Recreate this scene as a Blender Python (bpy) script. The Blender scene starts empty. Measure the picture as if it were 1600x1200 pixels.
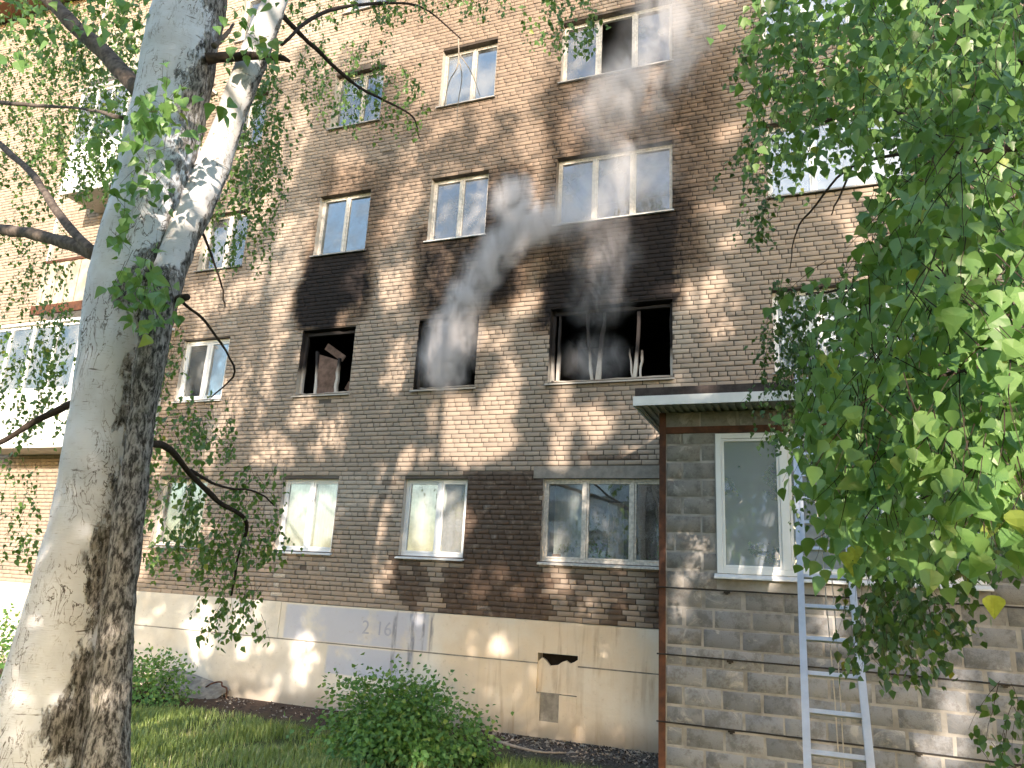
import bpy, math, random
import numpy as np
from mathutils import Matrix, Vector

random.seed(7)
rng = np.random.default_rng(11)
scene = bpy.context.scene
COL = scene.collection

# ------------------------------------------------------------------ camera, sky, sun, exposure
CAM_LOC = (1.91326, -11.06792, 1.99051)
CAM_ROT = (1.83033, -0.05328, 0.37383)
F_PX = 1180.0
cam = bpy.data.cameras.new('camera')
cam.sensor_width = 36.0
cam.lens = 36.0 * F_PX / 1600.0
cam.clip_start = 0.05
cam.clip_end = 600.0
cam_o = bpy.data.objects.new('camera', cam)
cam_o.location = CAM_LOC
cam_o.rotation_euler = CAM_ROT
COL.objects.link(cam_o)
scene.camera = cam_o

SUN_VEC = np.array([1.02, -2.40, 0.60])
SUN_VEC = SUN_VEC / np.linalg.norm(SUN_VEC)
SUN_EL = math.asin(SUN_VEC[2])
SUN_AZ = math.atan2(SUN_VEC[0], SUN_VEC[1])
world = bpy.data.worlds.new('World')
scene.world = world
world.use_nodes = True
wn = world.node_tree
wn.nodes.clear()
sky = wn.nodes.new('ShaderNodeTexSky')
sky.sky_type = 'NISHITA'
sky.sun_disc = False
sky.sun_elevation = SUN_EL
sky.sun_rotation = SUN_AZ
sky.air_density = 1.0
sky.dust_density = 1.2
sky.ozone_density = 1.0
bg = wn.nodes.new('ShaderNodeBackground')
bg.inputs['Strength'].default_value = 0.15
wo = wn.nodes.new('ShaderNodeOutputWorld')
wn.links.new(sky.outputs[0], bg.inputs['Color'])
wn.links.new(bg.outputs[0], wo.inputs['Surface'])

sun = bpy.data.lights.new('sun', 'SUN')
sun.energy = 2.5
sun.angle = math.radians(0.53)
sun.color = (1.0, 0.83, 0.67)
sun_o = bpy.data.objects.new('sun', sun)
sun_o.rotation_euler = Vector(-SUN_VEC).to_track_quat('-Z', 'Y').to_euler()
sun_o.location = (20, -40, 20)
COL.objects.link(sun_o)

scene.view_settings.view_transform = 'Standard'
scene.view_settings.look = 'None'
scene.view_settings.exposure = 1.95
scene.view_settings.gamma = 1.0
scene.view_settings.use_curve_mapping = False
scene.render.engine = 'CYCLES'
cy = scene.cycles
cy.use_denoising = True
cy.max_bounces = 6
cy.diffuse_bounces = 3
cy.glossy_bounces = 3
cy.transmission_bounces = 4
cy.transparent_max_bounces = 12
cy.volume_bounces = 2
cy.caustics_reflective = False
cy.caustics_refractive = False

# ------------------------------------------------------------------ helpers
def _rot(rx, ry, rz):
    cx, sx, cY, sy, cz, sz = math.cos(rx), math.sin(rx), math.cos(ry), math.sin(ry), math.cos(rz), math.sin(rz)
    X = np.array([[1, 0, 0], [0, cx, -sx], [0, sx, cx]])
    Y = np.array([[cY, 0, sy], [0, 1, 0], [-sy, 0, cY]])
    Z = np.array([[cz, -sz, 0], [sz, cz, 0], [0, 0, 1]])
    return Z @ Y @ X
RM = _rot(*CAM_ROT)
CL = np.array(CAM_LOC)

def at(px, py, Y):
    """the place in the yard, at distance Y from the facade, that a measured photo point belongs to"""
    d = RM @ np.array([(px - 800) / F_PX, (600 - py) / F_PX, -1.0])
    t = (Y - CL[1]) / d[1]
    return CL + t * d

def pxm(P):
    """pixels per metre at P"""
    d = RM.T @ (np.asarray(P, float) - CL)
    return F_PX / max(0.1, -d[2])

def project(P):
    d = (np.asarray(P, float) - CL) @ RM
    return 800 + F_PX * d[..., 0] / -d[..., 2], 600 - F_PX * d[..., 1] / -d[..., 2], -d[..., 2]

def _h(ix, iy, iz, s):
    n = (ix.astype(np.int64) * 374761393 + iy.astype(np.int64) * 668265263 + iz.astype(np.int64) * 2147483647 + s * 974711) & 0xffffffff
    n = ((n ^ (n >> 13)) * 1274126177) & 0xffffffff
    n = n ^ (n >> 16)
    return (n & 0xffffff) / float(0xffffff)

def vnoise(x, y, z=0.0, s=0):
    x, y, z = np.broadcast_arrays(np.asarray(x, float), np.asarray(y, float), np.asarray(z, float))
    ix, iy, iz = np.floor(x), np.floor(y), np.floor(z)
    fx, fy, fz = x - ix, y - iy, z - iz
    fx, fy, fz = [f * f * (3 - 2 * f) for f in (fx, fy, fz)]
    ix, iy, iz = ix.astype(np.int64), iy.astype(np.int64), iz.astype(np.int64)
    def c(a, b, d): return _h(ix + a, iy + b, iz + d, s)
    x00 = c(0, 0, 0) * (1 - fx) + c(1, 0, 0) * fx
    x10 = c(0, 1, 0) * (1 - fx) + c(1, 1, 0) * fx
    x01 = c(0, 0, 1) * (1 - fx) + c(1, 0, 1) * fx
    x11 = c(0, 1, 1) * (1 - fx) + c(1, 1, 1) * fx
    return (x00 * (1 - fy) + x10 * fy) * (1 - fz) + (x01 * (1 - fy) + x11 * fy) * fz

def fbm(x, y, z=0.0, s=0, o=4):
    a, t, n = 1.0, 0.0, 0.0
    x, y, z = np.asarray(x, float), np.asarray(y, float), np.asarray(z, float)
    for k in range(o):
        n = n + a * vnoise(x, y, z, s + k * 17)
        t += a
        a *= 0.5
        x, y, z = x * 2.03 + 5.1, y * 2.03 + 1.7, z * 2.03 + 3.3
    return n / t

def sstep(a, b, x):
    t = np.clip((np.asarray(x, float) - a) / (b - a), 0, 1)
    return t * t * (3 - 2 * t)

def new_mesh(name, V, F, mats, attr=None, smooth=False, mat_idx=None):
    me = bpy.data.meshes.new(name)
    if isinstance(F, np.ndarray):
        n = F.shape[1]
        me.vertices.add(len(V)); me.vertices.foreach_set('co', np.asarray(V, np.float32).ravel())
        me.loops.add(F.size); me.loops.foreach_set('vertex_index', F.astype(np.int32).ravel())
        me.polygons.add(len(F)); me.polygons.foreach_set('loop_start', np.arange(0, F.size, n, dtype=np.int32))
        me.update(calc_edges=True)
    else:
        me.from_pydata([tuple(v) for v in V], [], F)
        me.update()
    if mats is not None:
        for m in (mats if isinstance(mats, (list, tuple)) else [mats]):
            me.materials.append(m)
    if mat_idx is not None:
        me.polygons.foreach_set('material_index', np.asarray(mat_idx, np.int32))
    if smooth:
        me.polygons.foreach_set('use_smooth', np.ones(len(me.polygons), bool))
    if attr is not None:
        a = me.attributes.new('stain', 'FLOAT_COLOR', 'POINT')
        a.data.foreach_set('color', np.asarray(attr, np.float32).ravel())
    return me

class MB:
    """collects boxes, bars, tubes and polygons for ONE mesh"""
    def __init__(self): self.V, self.F, self.A, self.M = [], [], [], []
    def add(self, V, F, attr=None, m=0):
        b = len(self.V)
        self.V += [tuple(map(float, v)) for v in V]
        self.F += [tuple(int(i) + b for i in f) for f in F]
        self.M += [m] * len(F)
        if attr is None: attr = [(0.5, 0, 0, 0)] * len(V)
        self.A += [tuple(map(float, a)) for a in attr]
        return self
    def box(self, x0, x1, y0, y1, z0, z1, attr=None, m=0, bev=0.0):
        if bev > 0:
            return self.bevbox(x0, x1, y0, y1, z0, z1, bev, m)
        V = [(x, y, z) for x in (x0, x1) for y in (y0, y1) for z in (z0, z1)]
        F = [(0, 1, 3, 2), (4, 6, 7, 5), (0, 4, 5, 1), (2, 3, 7, 6), (0, 2, 6, 4), (1, 5, 7, 3)]
        return self.add(V, F, attr, m)
    def bevbox(self, x0, x1, y0, y1, z0, z1, b, m=0):
        # box with chamfered front (y0) edges
        V = [(x0, y1, z0), (x1, y1, z0), (x1, y1, z1), (x0, y1, z1),
             (x0, y0 + b, z0), (x1, y0 + b, z0), (x1, y0 + b, z1), (x0, y0 + b, z1),
             (x0 + b, y0, z0 + b), (x1 - b, y0, z0 + b), (x1 - b, y0, z1 - b), (x0 + b, y0, z1 - b)]
        F = [(8, 9, 10, 11), (4, 5, 9, 8), (5, 6, 10, 9), (6, 7, 11, 10), (7, 4, 8, 11),
             (0, 1, 5, 4), (1, 2, 6, 5), (2, 3, 7, 6), (3, 0, 4, 7), (3, 2, 1, 0)]
        return self.add(V, F, None, m)
    def beam(self, a, b, w, h, up=(0, 0, 1), m=0):
        a, b = np.asarray(a, float), np.asarray(b, float)
        d = (b - a) / np.linalg.norm(b - a)
        s = np.cross(d, up); s /= np.linalg.norm(s)
        u = np.cross(s, d)
        V = []
        for p in (a, b):
            for i, j in ((-1, -1), (1, -1), (1, 1), (-1, 1)):
                V.append(p + s * i * w / 2 + u * j * h / 2)
        F = [(0, 1, 2, 3), (7, 6, 5, 4), (0, 4, 5, 1), (1, 5, 6, 2), (2, 6, 7, 3), (3, 7, 4, 0)]
        return self.add(V, F, None, m)
    def tube(self, P, R, n=6, m=0, cap=True):
        V, F = tube_geo(P, R, n)
        if cap:
            k = len(P)
            F = list(map(tuple, F)) + [tuple(range(n))[::-1], tuple(range((k - 1) * n, k * n))]
        return self.add(V, F, None, m)
    def build(self, name, mat, parent=None, origin=(0, 0, 0), smooth=False, attr=False):
        o = np.asarray(origin, float)
        V = np.asarray(self.V) - o
        me = new_mesh(name, V, self.F, mat, self.A if attr else None, smooth, self.M)
        return link(name, me, parent)

def link(name, me, parent=None):
    ob = bpy.data.objects.new(name, me)
    COL.objects.link(ob)
    if parent is not None: ob.parent = parent
    return ob

def tube_geo(P, R, n):
    P = np.asarray(P, float); R = np.broadcast_to(np.asarray(R, float), (len(P),))
    T = np.gradient(P, axis=0); T /= np.linalg.norm(T, axis=1)[:, None] + 1e-9
    ref = np.array([0.13, 0.99, 0.05]) if abs(T[0][1]) < 0.9 else np.array([1.0, 0, 0])
    V = []
    for p, t, r in zip(P, T, R):
        a = np.cross(t, ref); a /= np.linalg.norm(a) + 1e-9
        b = np.cross(t, a)
        ang = np.arange(n) * 2 * math.pi / n
        V.append(p + r * (np.cos(ang)[:, None] * a + np.sin(ang)[:, None] * b))
    V = np.concatenate(V)
    F = []
    for i in range(len(P) - 1):
        for j in range(n):
            F.append((i * n + j, i * n + (j + 1) % n, (i + 1) * n + (j + 1) % n, (i + 1) * n + j))
    return V, F

def spline(P, k=6):
    P = np.asarray(P, float)
    Q = np.vstack([2 * P[0] - P[1], P, 2 * P[-1] - P[-2]])
    out = []
    for i in range(1, len(Q) - 2):
        for t in np.linspace(0, 1, k, endpoint=False):
            a, b, c, d = Q[i - 1:i + 3]
            out.append(0.5 * ((2 * b) + (-a + c) * t + (2 * a - 5 * b + 4 * c - d) * t * t + (-a + 3 * b - 3 * c + d) * t ** 3))
    out.append(P[-1])
    return np.array(out)

def thing(name, label, cat, loc=(0, 0, 0), group=None):
    o = bpy.data.objects.new(name, None)
    o.empty_display_size = 0.2
    o.location = tuple(map(float, loc))
    o['label'] = label; o['category'] = cat
    if group: o['group'] = group
    COL.objects.link(o)
    return o

# ------------------------------------------------------------------ materials
def mat(name):
    m = bpy.data.materials.new(name)
    m.use_nodes = True
    nt = m.node_tree
    nt.nodes.clear()
    out = nt.nodes.new('ShaderNodeOutputMaterial')
    return m, nt, out

class N:
    def __init__(self, nt): self.nt = nt
    def node(self, t, **kw):
        n = self.nt.nodes.new(t)
        for k, v in kw.items(): setattr(n, k, v)
        return n
    def l(self, a, b): self.nt.links.new(a, b)
    def val(self, sock, v):
        if hasattr(v, 'is_output'): self.l(v, sock)
        else: sock.default_value = v
    def mix(self, fac, a, b, blend='MIX'):
        n = self.node('ShaderNodeMix', data_type='RGBA', blend_type=blend)
        self.val(n.inputs[0], fac)
        for s, v in ((n.inputs[6], a), (n.inputs[7], b)):
            self.val(s, v if hasattr(v, 'is_output') else (*v, 1.0)[:4])
        return n.outputs[2]
    def math(self, op, a, b=0.0, c=0.0, clamp=False):
        n = self.node('ShaderNodeMath', operation=op, use_clamp=clamp)
        for s, v in zip(n.inputs, (a, b, c)): self.val(s, v)
        return n.outputs[0]
    def noise(self, scale, detail=4, rough=0.55, vec=None, dist=0.0):
        n = self.node('ShaderNodeTexNoise')
        n.inputs['Scale'].default_value = scale
        n.inputs['Detail'].default_value = detail
        n.inputs['Roughness'].default_value = rough
        n.inputs['Distortion'].default_value = dist
        self.l(vec if vec is not None else self.pos(), n.inputs['Vector'])
        return n.outputs['Fac']
    def pos(self):
        if not hasattr(self, '_p'):
            self._p = self.node('ShaderNodeNewGeometry').outputs['Position']
        return self._p
    def scaled(self, sx, sy, sz, vec=None):
        n = self.node('ShaderNodeMapping')
        n.inputs['Scale'].default_value = (sx, sy, sz)
        self.l(vec if vec is not None else self.pos(), n.inputs['Vector'])
        return n.outputs[0]
    def ramp(self, fac, a, b):
        n = self.node('ShaderNodeMapRange', interpolation_type='SMOOTHSTEP')
        self.val(n.inputs[0], fac)
        n.inputs[1].default_value = a; n.inputs[2].default_value = b
        return n.outputs[0]
    def xyz(self, vec=None):
        n = self.node('ShaderNodeSeparateXYZ')
        self.l(vec if vec is not None else self.pos(), n.inputs[0])
        return n.outputs
    def bump(self, h, strength=0.3, dist=0.01):
        n = self.node('ShaderNodeBump')
        n.inputs['Strength'].default_value = strength
        n.inputs['Distance'].default_value = dist
        self.l(h, n.inputs['Height'])
        return n.outputs[0]
    def pbr(self, color, rough=0.8, spec=0.3, normal=None, metallic=0.0):
        n = self.node('ShaderNodeBsdfPrincipled')
        self.val(n.inputs['Base Color'], color if hasattr(color, 'is_output') else (*color, 1.0)[:4])
        self.val(n.inputs['Roughness'], rough)
        self.val(n.inputs['Specular IOR Level'], spec)
        self.val(n.inputs['Metallic'], metallic)
        if normal is not None: self.l(normal, n.inputs['Normal'])
        return n.outputs[0]
    def stain(self):
        a = self.node('ShaderNodeAttribute', attribute_name='stain')
        s = self.node('ShaderNodeSeparateColor')
        self.l(a.outputs['Color'], s.inputs[0])
        return s.outputs[0], s.outputs[1], s.outputs[2], a.outputs['Alpha']

def simple(name, col, rough=0.7, spec=0.3, var=0.25, scale=6.0, metallic=0.0, bump=0.0, col2=None):
    m, nt, out = mat(name); n = N(nt)
    f = n.noise(scale, 5, 0.6)
    c2 = col2 or tuple(c * (1 - var) for c in col)
    c = n.mix(n.ramp(f, 0.3, 0.7), col, c2)
    nm = n.bump(n.noise(scale * 6, 4), bump, 0.004) if bump else None
    n.l(n.pbr(c, rough, spec, nm, metallic), out.inputs[0])
    return m

def stained(name, dry_a, dry_b, gain=1.0, grain=60.0, bump=0.35, rough=0.9):
    """fired surface with sooty, wet and lime-streaked areas carried by the stain attribute"""
    m, nt, out = mat(name); n = N(nt)
    tone, soot, wet, pale = n.stain()
    f1 = n.noise(grain, 5, 0.65)
    f2 = n.noise(3.1, 5, 0.6)
    base = n.mix(tone, dry_a, dry_b)
    base = n.mix(n.math('MULTIPLY', n.ramp(f1, 0.35, 0.75), 0.45), base, tuple(c * 0.66 for c in dry_a))
    base = n.mix(n.math('MULTIPLY', n.ramp(f2, 0.45, 0.75), 0.35), base, (0.31 * gain, 0.235 * gain, 0.185 * gain))
    base = n.mix(n.math('MULTIPLY', pale, n.ramp(f1, 0.3, 0.6)), base, (0.62, 0.60, 0.55))
    wetf = n.math('MULTIPLY', wet, n.ramp(n.noise(7, 4), 0.05, 0.5), clamp=True)
    base = n.mix(n.math('MULTIPLY', wetf, 0.93), base, (0.078 * gain, 0.051 * gain, 0.037 * gain))
    brown = n.ramp(soot, 0.02, 0.42)
    base = n.mix(n.math('MULTIPLY', brown, 0.85), base, n.mix(1.0, base, (0.50, 0.42, 0.36), 'MULTIPLY'))
    sf = n.math('MULTIPLY', n.ramp(n.math('ADD', soot, n.math('MULTIPLY', n.math('SUBTRACT', n.noise(1.0, 7, 0.75, n.scaled(4.5, 4.5, 2.6), 0.6), 0.5), 0.95)), 0.26, 0.78), 0.97)
    base = n.mix(sf, base, (0.014, 0.012, 0.013))
    rg = n.math('SUBTRACT', rough, n.math('MULTIPLY', wetf, 0.25))
    nm = n.bump(f1, bump, 0.006)
    n.l(n.pbr(base, rg, 0.25, nm), out.inputs[0])
    return m

M = {}
M['brick'] = stained('silicate_brick', (0.405, 0.332, 0.268), (0.315, 0.264, 0.218))
M['mortar'] = stained('mortar', (0.118, 0.102, 0.088), (0.085, 0.074, 0.066), 0.6)
M['reveal'] = stained('reveal_plaster', (0.62, 0.58, 0.52), (0.52, 0.48, 0.42), 1.0, 25.0, 0.3)
M['char'] = stained('charred_frame', (0.66, 0.63, 0.58), (0.5, 0.46, 0.42), 1.0, 40.0, 0.5, 0.75)
M['lintel'] = simple('concrete_lintel', (0.30, 0.275, 0.245), 0.9, 0.2, 0.3, 9, bump=0.4)
M['pvc'] = simple('white_plastic', (0.80, 0.82, 0.84), 0.35, 0.45, 0.08, 3)
M['paint'] = simple('old_white_paint', (0.74, 0.70, 0.64), 0.6, 0.35, 0.35, 22, bump=0.2)
M['greypaint'] = simple('weathered_grey_paint', (0.50, 0.47, 0.42), 0.7, 0.3, 0.4, 18, bump=0.2)
M['sill'] = simple('sheet_metal_sill', (0.42, 0.41, 0.40), 0.5, 0.4, 0.35, 8)
M['sillwhite'] = simple('white_metal_sill', (0.76, 0.76, 0.76), 0.45, 0.4, 0.2, 8)
M['room'] = simple('room_plaster', (0.22, 0.19, 0.165), 0.95, 0.1, 0.2, 2)
M['sootroom_or_void'] = simple('sooty_room_or_void', (0.026, 0.023, 0.022), 0.95, 0.1, 0.5, 4)
M['doorpanel'] = simple('scorched_door_leaf', (0.20, 0.13, 0.10), 0.8, 0.2, 0.6, 5)
M['curtain'] = simple('white_net_curtain', (0.74, 0.73, 0.72), 0.9, 0.1, 0.1, 4)
M['pinkcurtain'] = simple('pinkish_curtain', (0.72, 0.62, 0.58), 0.9, 0.1, 0.15, 4)
M['rust'] = simple('rusty_steel', (0.060, 0.033, 0.025), 0.9, 0.2, 0.6, 7, bump=0.4, col2=(0.125, 0.056, 0.034))
M['blackrod'] = simple('black_steel_rod', (0.022, 0.020, 0.019), 0.6, 0.4, 0.4, 10)
M['felt'] = simple('dark_roofing_felt', (0.075, 0.062, 0.060), 0.9, 0.2, 0.5, 9, bump=0.4)
M['fascia'] = simple('white_metal_fascia', (0.78, 0.79, 0.80), 0.4, 0.45, 0.1, 4)
M['soffit'] = simple('corrugated_soffit', (0.36, 0.35, 0.31), 0.7, 0.3, 0.35, 5)
M['alu'] = simple('ladder_aluminium', (0.66, 0.68, 0.71), 0.42, 0.5, 0.12, 12, metallic=0.55)
M['rope'] = simple('pale_rope', (0.55, 0.50, 0.42), 0.9, 0.1, 0.2, 40)
M['rubber'] = simple('black_rubber', (0.03, 0.03, 0.03), 0.7, 0.3, 0.2, 20)
M['roof'] = simple('brown_roof_edge', (0.25, 0.13, 0.085), 0.8, 0.3, 0.3, 4)
M['balwhite'] = simple('white_balcony_sheet', (0.80, 0.81, 0.82), 0.5, 0.4, 0.08, 2)
M['balwood'] = simple('weathered_balcony_sheet', (0.50, 0.45, 0.37), 0.85, 0.2, 0.45, 3, bump=0.2)
M['slab'] = simple('balcony_concrete', (0.55, 0.51, 0.46), 0.9, 0.2, 0.3, 5, bump=0.3)
M['pot'] = simple('white_flower_pot', (0.75, 0.75, 0.77), 0.5, 0.4, 0.1, 8)
M['terracotta'] = simple('terracotta', (0.52, 0.24, 0.10), 0.8, 0.2, 0.25, 8)
M['twig'] = simple('dark_twig_bark', (0.060, 0.046, 0.038), 0.9, 0.2, 0.5, 30, bump=0.3)
M['limb'] = simple('grey_brown_limb_bark', (0.20, 0.165, 0.14), 0.9, 0.2, 0.6, 18, bump=0.5, col2=(0.075, 0.06, 0.052))
M['deadwood'] = simple('bleached_wood', (0.42, 0.36, 0.30), 0.85, 0.2, 0.3, 20)
M['rubble'] = simple('grey_concrete_rubble', (0.30, 0.285, 0.26), 0.95, 0.2, 0.4, 8, bump=0.5)

def glass_mat(name, refl, tint=(0.9, 0.95, 0.95), dirt_or_reflection=0.0, film_or_reflection=(0.36, 0.365, 0.375), lo=0.3, hi=0.75):
    m, nt, out = mat(name); n = N(nt)
    gl = n.node('ShaderNodeBsdfGlossy'); gl.inputs['Roughness'].default_value = 0.015
    nm = n.bump(n.noise(1.3, 2), 0.12, 0.02)
    n.l(nm, gl.inputs['Normal'])
    gl.inputs['Color'].default_value = (1, 1, 1, 1)
    tr = n.node('ShaderNodeBsdfTransparent'); tr.inputs['Color'].default_value = (*tint, 1)
    lw = n.node('ShaderNodeLayerWeight'); lw.inputs['Blend'].default_value = 0.28
    fac = n.math('ADD', n.math('MULTIPLY', lw.outputs['Fresnel'], 0.8), refl, clamp=True)
    mx = n.node('ShaderNodeMixShader')
    n.l(fac, mx.inputs[0]); n.l(tr.outputs[0], mx.inputs[1]); n.l(gl.outputs[0], mx.inputs[2])
    res = mx.outputs[0]
    if dirt_or_reflection:
        df = n.node('ShaderNodeBsdfDiffuse'); df.inputs['Color'].default_value = (*film_or_reflection, 1)
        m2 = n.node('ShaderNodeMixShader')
        n.l(n.math('MULTIPLY', n.ramp(n.noise(2.2, 5, 0.6), lo, hi), dirt_or_reflection), m2.inputs[0])
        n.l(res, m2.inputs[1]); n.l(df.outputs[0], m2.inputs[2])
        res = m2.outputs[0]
    n.l(res, out.inputs[0])
    return m
M['glass'] = glass_mat('window_glass', 0.14, dirt_or_reflection=0.34, film_or_reflection=(0.36, 0.37, 0.385))
M['glassdirty'] = glass_mat('smoke_filmed_glass', 0.14, (0.75, 0.74, 0.73), 0.6)
M['glassbright'] = glass_mat('glazing_painted_reflection', 0.30, dirt_or_reflection=0.42, film_or_reflection=(0.44, 0.50, 0.58), lo=0.0, hi=0.5)  # bluish film paints in the pale reflection of the block across the yard

def leaf_mat(name, dark, light, yellow, obj=False, transl=0.35, yamt=0.04):
    m, nt, out = mat(name); n = N(nt)
    if obj:
        r = n.node('ShaderNodeObjectInfo').outputs['Random']
    else:
        r = n.stain()[0]
    c = n.mix(r, dark, light)
    c = n.mix(n.math('GREATER_THAN', r, 1.0 - yamt), c, yellow)
    c = n.mix(n.math('MULTIPLY', n.noise(70, 3), 0.25), c, tuple(x * 0.6 for x in dark))
    p = n.pbr(c, 0.38, 0.5)
    t = n.node('ShaderNodeBsdfTranslucent')
    n.l(n.mix(1.0, c, (1.35, 1.25, 0.55), 'MULTIPLY'), t.inputs['Color'])
    mx = n.node('ShaderNodeMixShader'); mx.inputs[0].default_value = transl
    n.l(p, mx.inputs[1]); n.l(t.outputs[0], mx.inputs[2])
    n.l(mx.outputs[0], out.inputs[0])
    return m
M['leaf'] = leaf_mat('birch_leaf', (0.082, 0.175, 0.042), (0.165, 0.300, 0.075), (0.34, 0.40, 0.07), yamt=0.012)
M['leafobj'] = leaf_mat('near_birch_leaf', (0.135, 0.285, 0.085), (0.240, 0.420, 0.140), (0.34, 0.44, 0.10), True, yamt=0.01)
M['leafmid'] = leaf_mat('birch_leaf_mid', (0.125, 0.260, 0.076), (0.225, 0.390, 0.125), (0.34, 0.42, 0.09), yamt=0.012)
M['leafdark'] = leaf_mat('shaded_birch_leaf', (0.045, 0.105, 0.032), (0.10, 0.20, 0.052), (0.22, 0.25, 0.04), yamt=0.01)  # darker copy of the birch leaf, shade put into its colour
M['shrubleaf'] = leaf_mat('shrub_leaf', (0.085, 0.205, 0.058), (0.17, 0.34, 0.095), (0.24, 0.36, 0.09), yamt=0.08)
M['grassblade'] = leaf_mat('grass_blade', (0.19, 0.28, 0.075), (0.38, 0.46, 0.16), (0.50, 0.48, 0.25), transl=0.25, yamt=0.12)
M['houseplant'] = leaf_mat('houseplant_leaf', (0.06, 0.13, 0.04), (0.16, 0.25, 0.08), (0.3, 0.34, 0.1))

# birch bark: stain.r = fissured dark bark amount, stain.g = sunlight on the second stem painted as a warm tint
def bark():
    m, nt, out = mat('birch_bark'); n = N(nt)
    r, g, b, a = n.stain()
    pos = n.pos()
    lent = n.noise(1.0, 3, 0.6, n.scaled(7, 7, 62))
    lent2 = n.noise(1.0, 4, 0.6, n.scaled(16, 16, 150))
    white = n.mix(n.ramp(n.noise(5, 4), 0.3, 0.7), (0.74, 0.775, 0.85), (0.60, 0.62, 0.665))
    white = n.mix(n.math('MULTIPLY', n.ramp(lent2, 0.60, 0.72), 0.55), white, (0.25, 0.22, 0.20))
    white = n.mix(n.math('MULTIPLY', n.ramp(lent, 0.66, 0.73), 0.85), white, (0.09, 0.078, 0.07))
    flk = n.noise(1.0, 6, 0.75, n.scaled(30, 30, 17), 0.8)
    white = n.mix(n.math('MULTIPLY', n.ramp(flk, 0.56, 0.66), n.ramp(n.noise(4.5, 4), 0.42, 0.62)), white, (0.22, 0.21, 0.20))
    crk = n.math('ABSOLUTE', n.math('SUBTRACT', n.noise(1.0, 4, 0.6, n.scaled(11, 11, 4.5), 1.5), 0.5))
    white = n.mix(n.math('MULTIPLY', n.math('SUBTRACT', 1.0, n.ramp(crk, 0.004, 0.022)), n.ramp(n.noise(2.6, 4), 0.46, 0.6)), white, (0.10, 0.09, 0.085))
    white = n.mix(n.math('MULTIPLY', g, 0.55), white, (0.62, 0.49, 0.33))
    rough = n.noise(1.0, 7, 0.72, n.scaled(42, 42, 15), 0.35)
    dark = n.mix(n.ramp(rough, 0.40, 0.62), (0.034, 0.031, 0.028), (0.40, 0.385, 0.37))
    dark = n.mix(n.math('MULTIPLY', n.ramp(n.noise(9, 4), 0.5, 0.75), 0.4), dark, (0.13, 0.13, 0.085))
    fac = n.ramp(n.math('ADD', r, n.math('MULTIPLY', n.math('SUBTRACT', n.noise(1.0, 6, 0.72, n.scaled(26, 26, 12)), 0.5), 1.0)), 0.42, 0.56)
    c = n.mix(fac, white, dark)
    h = n.math('ADD', n.math('MULTIPLY', n.math('MULTIPLY', rough, fac), 1.0), n.math('MULTIPLY', lent2, 0.12))
    n.l(n.pbr(c, 0.78, 0.25, n.bump(h, 0.9, 0.02)), out.inputs[0])
    return m
M['bark'] = bark()

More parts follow.
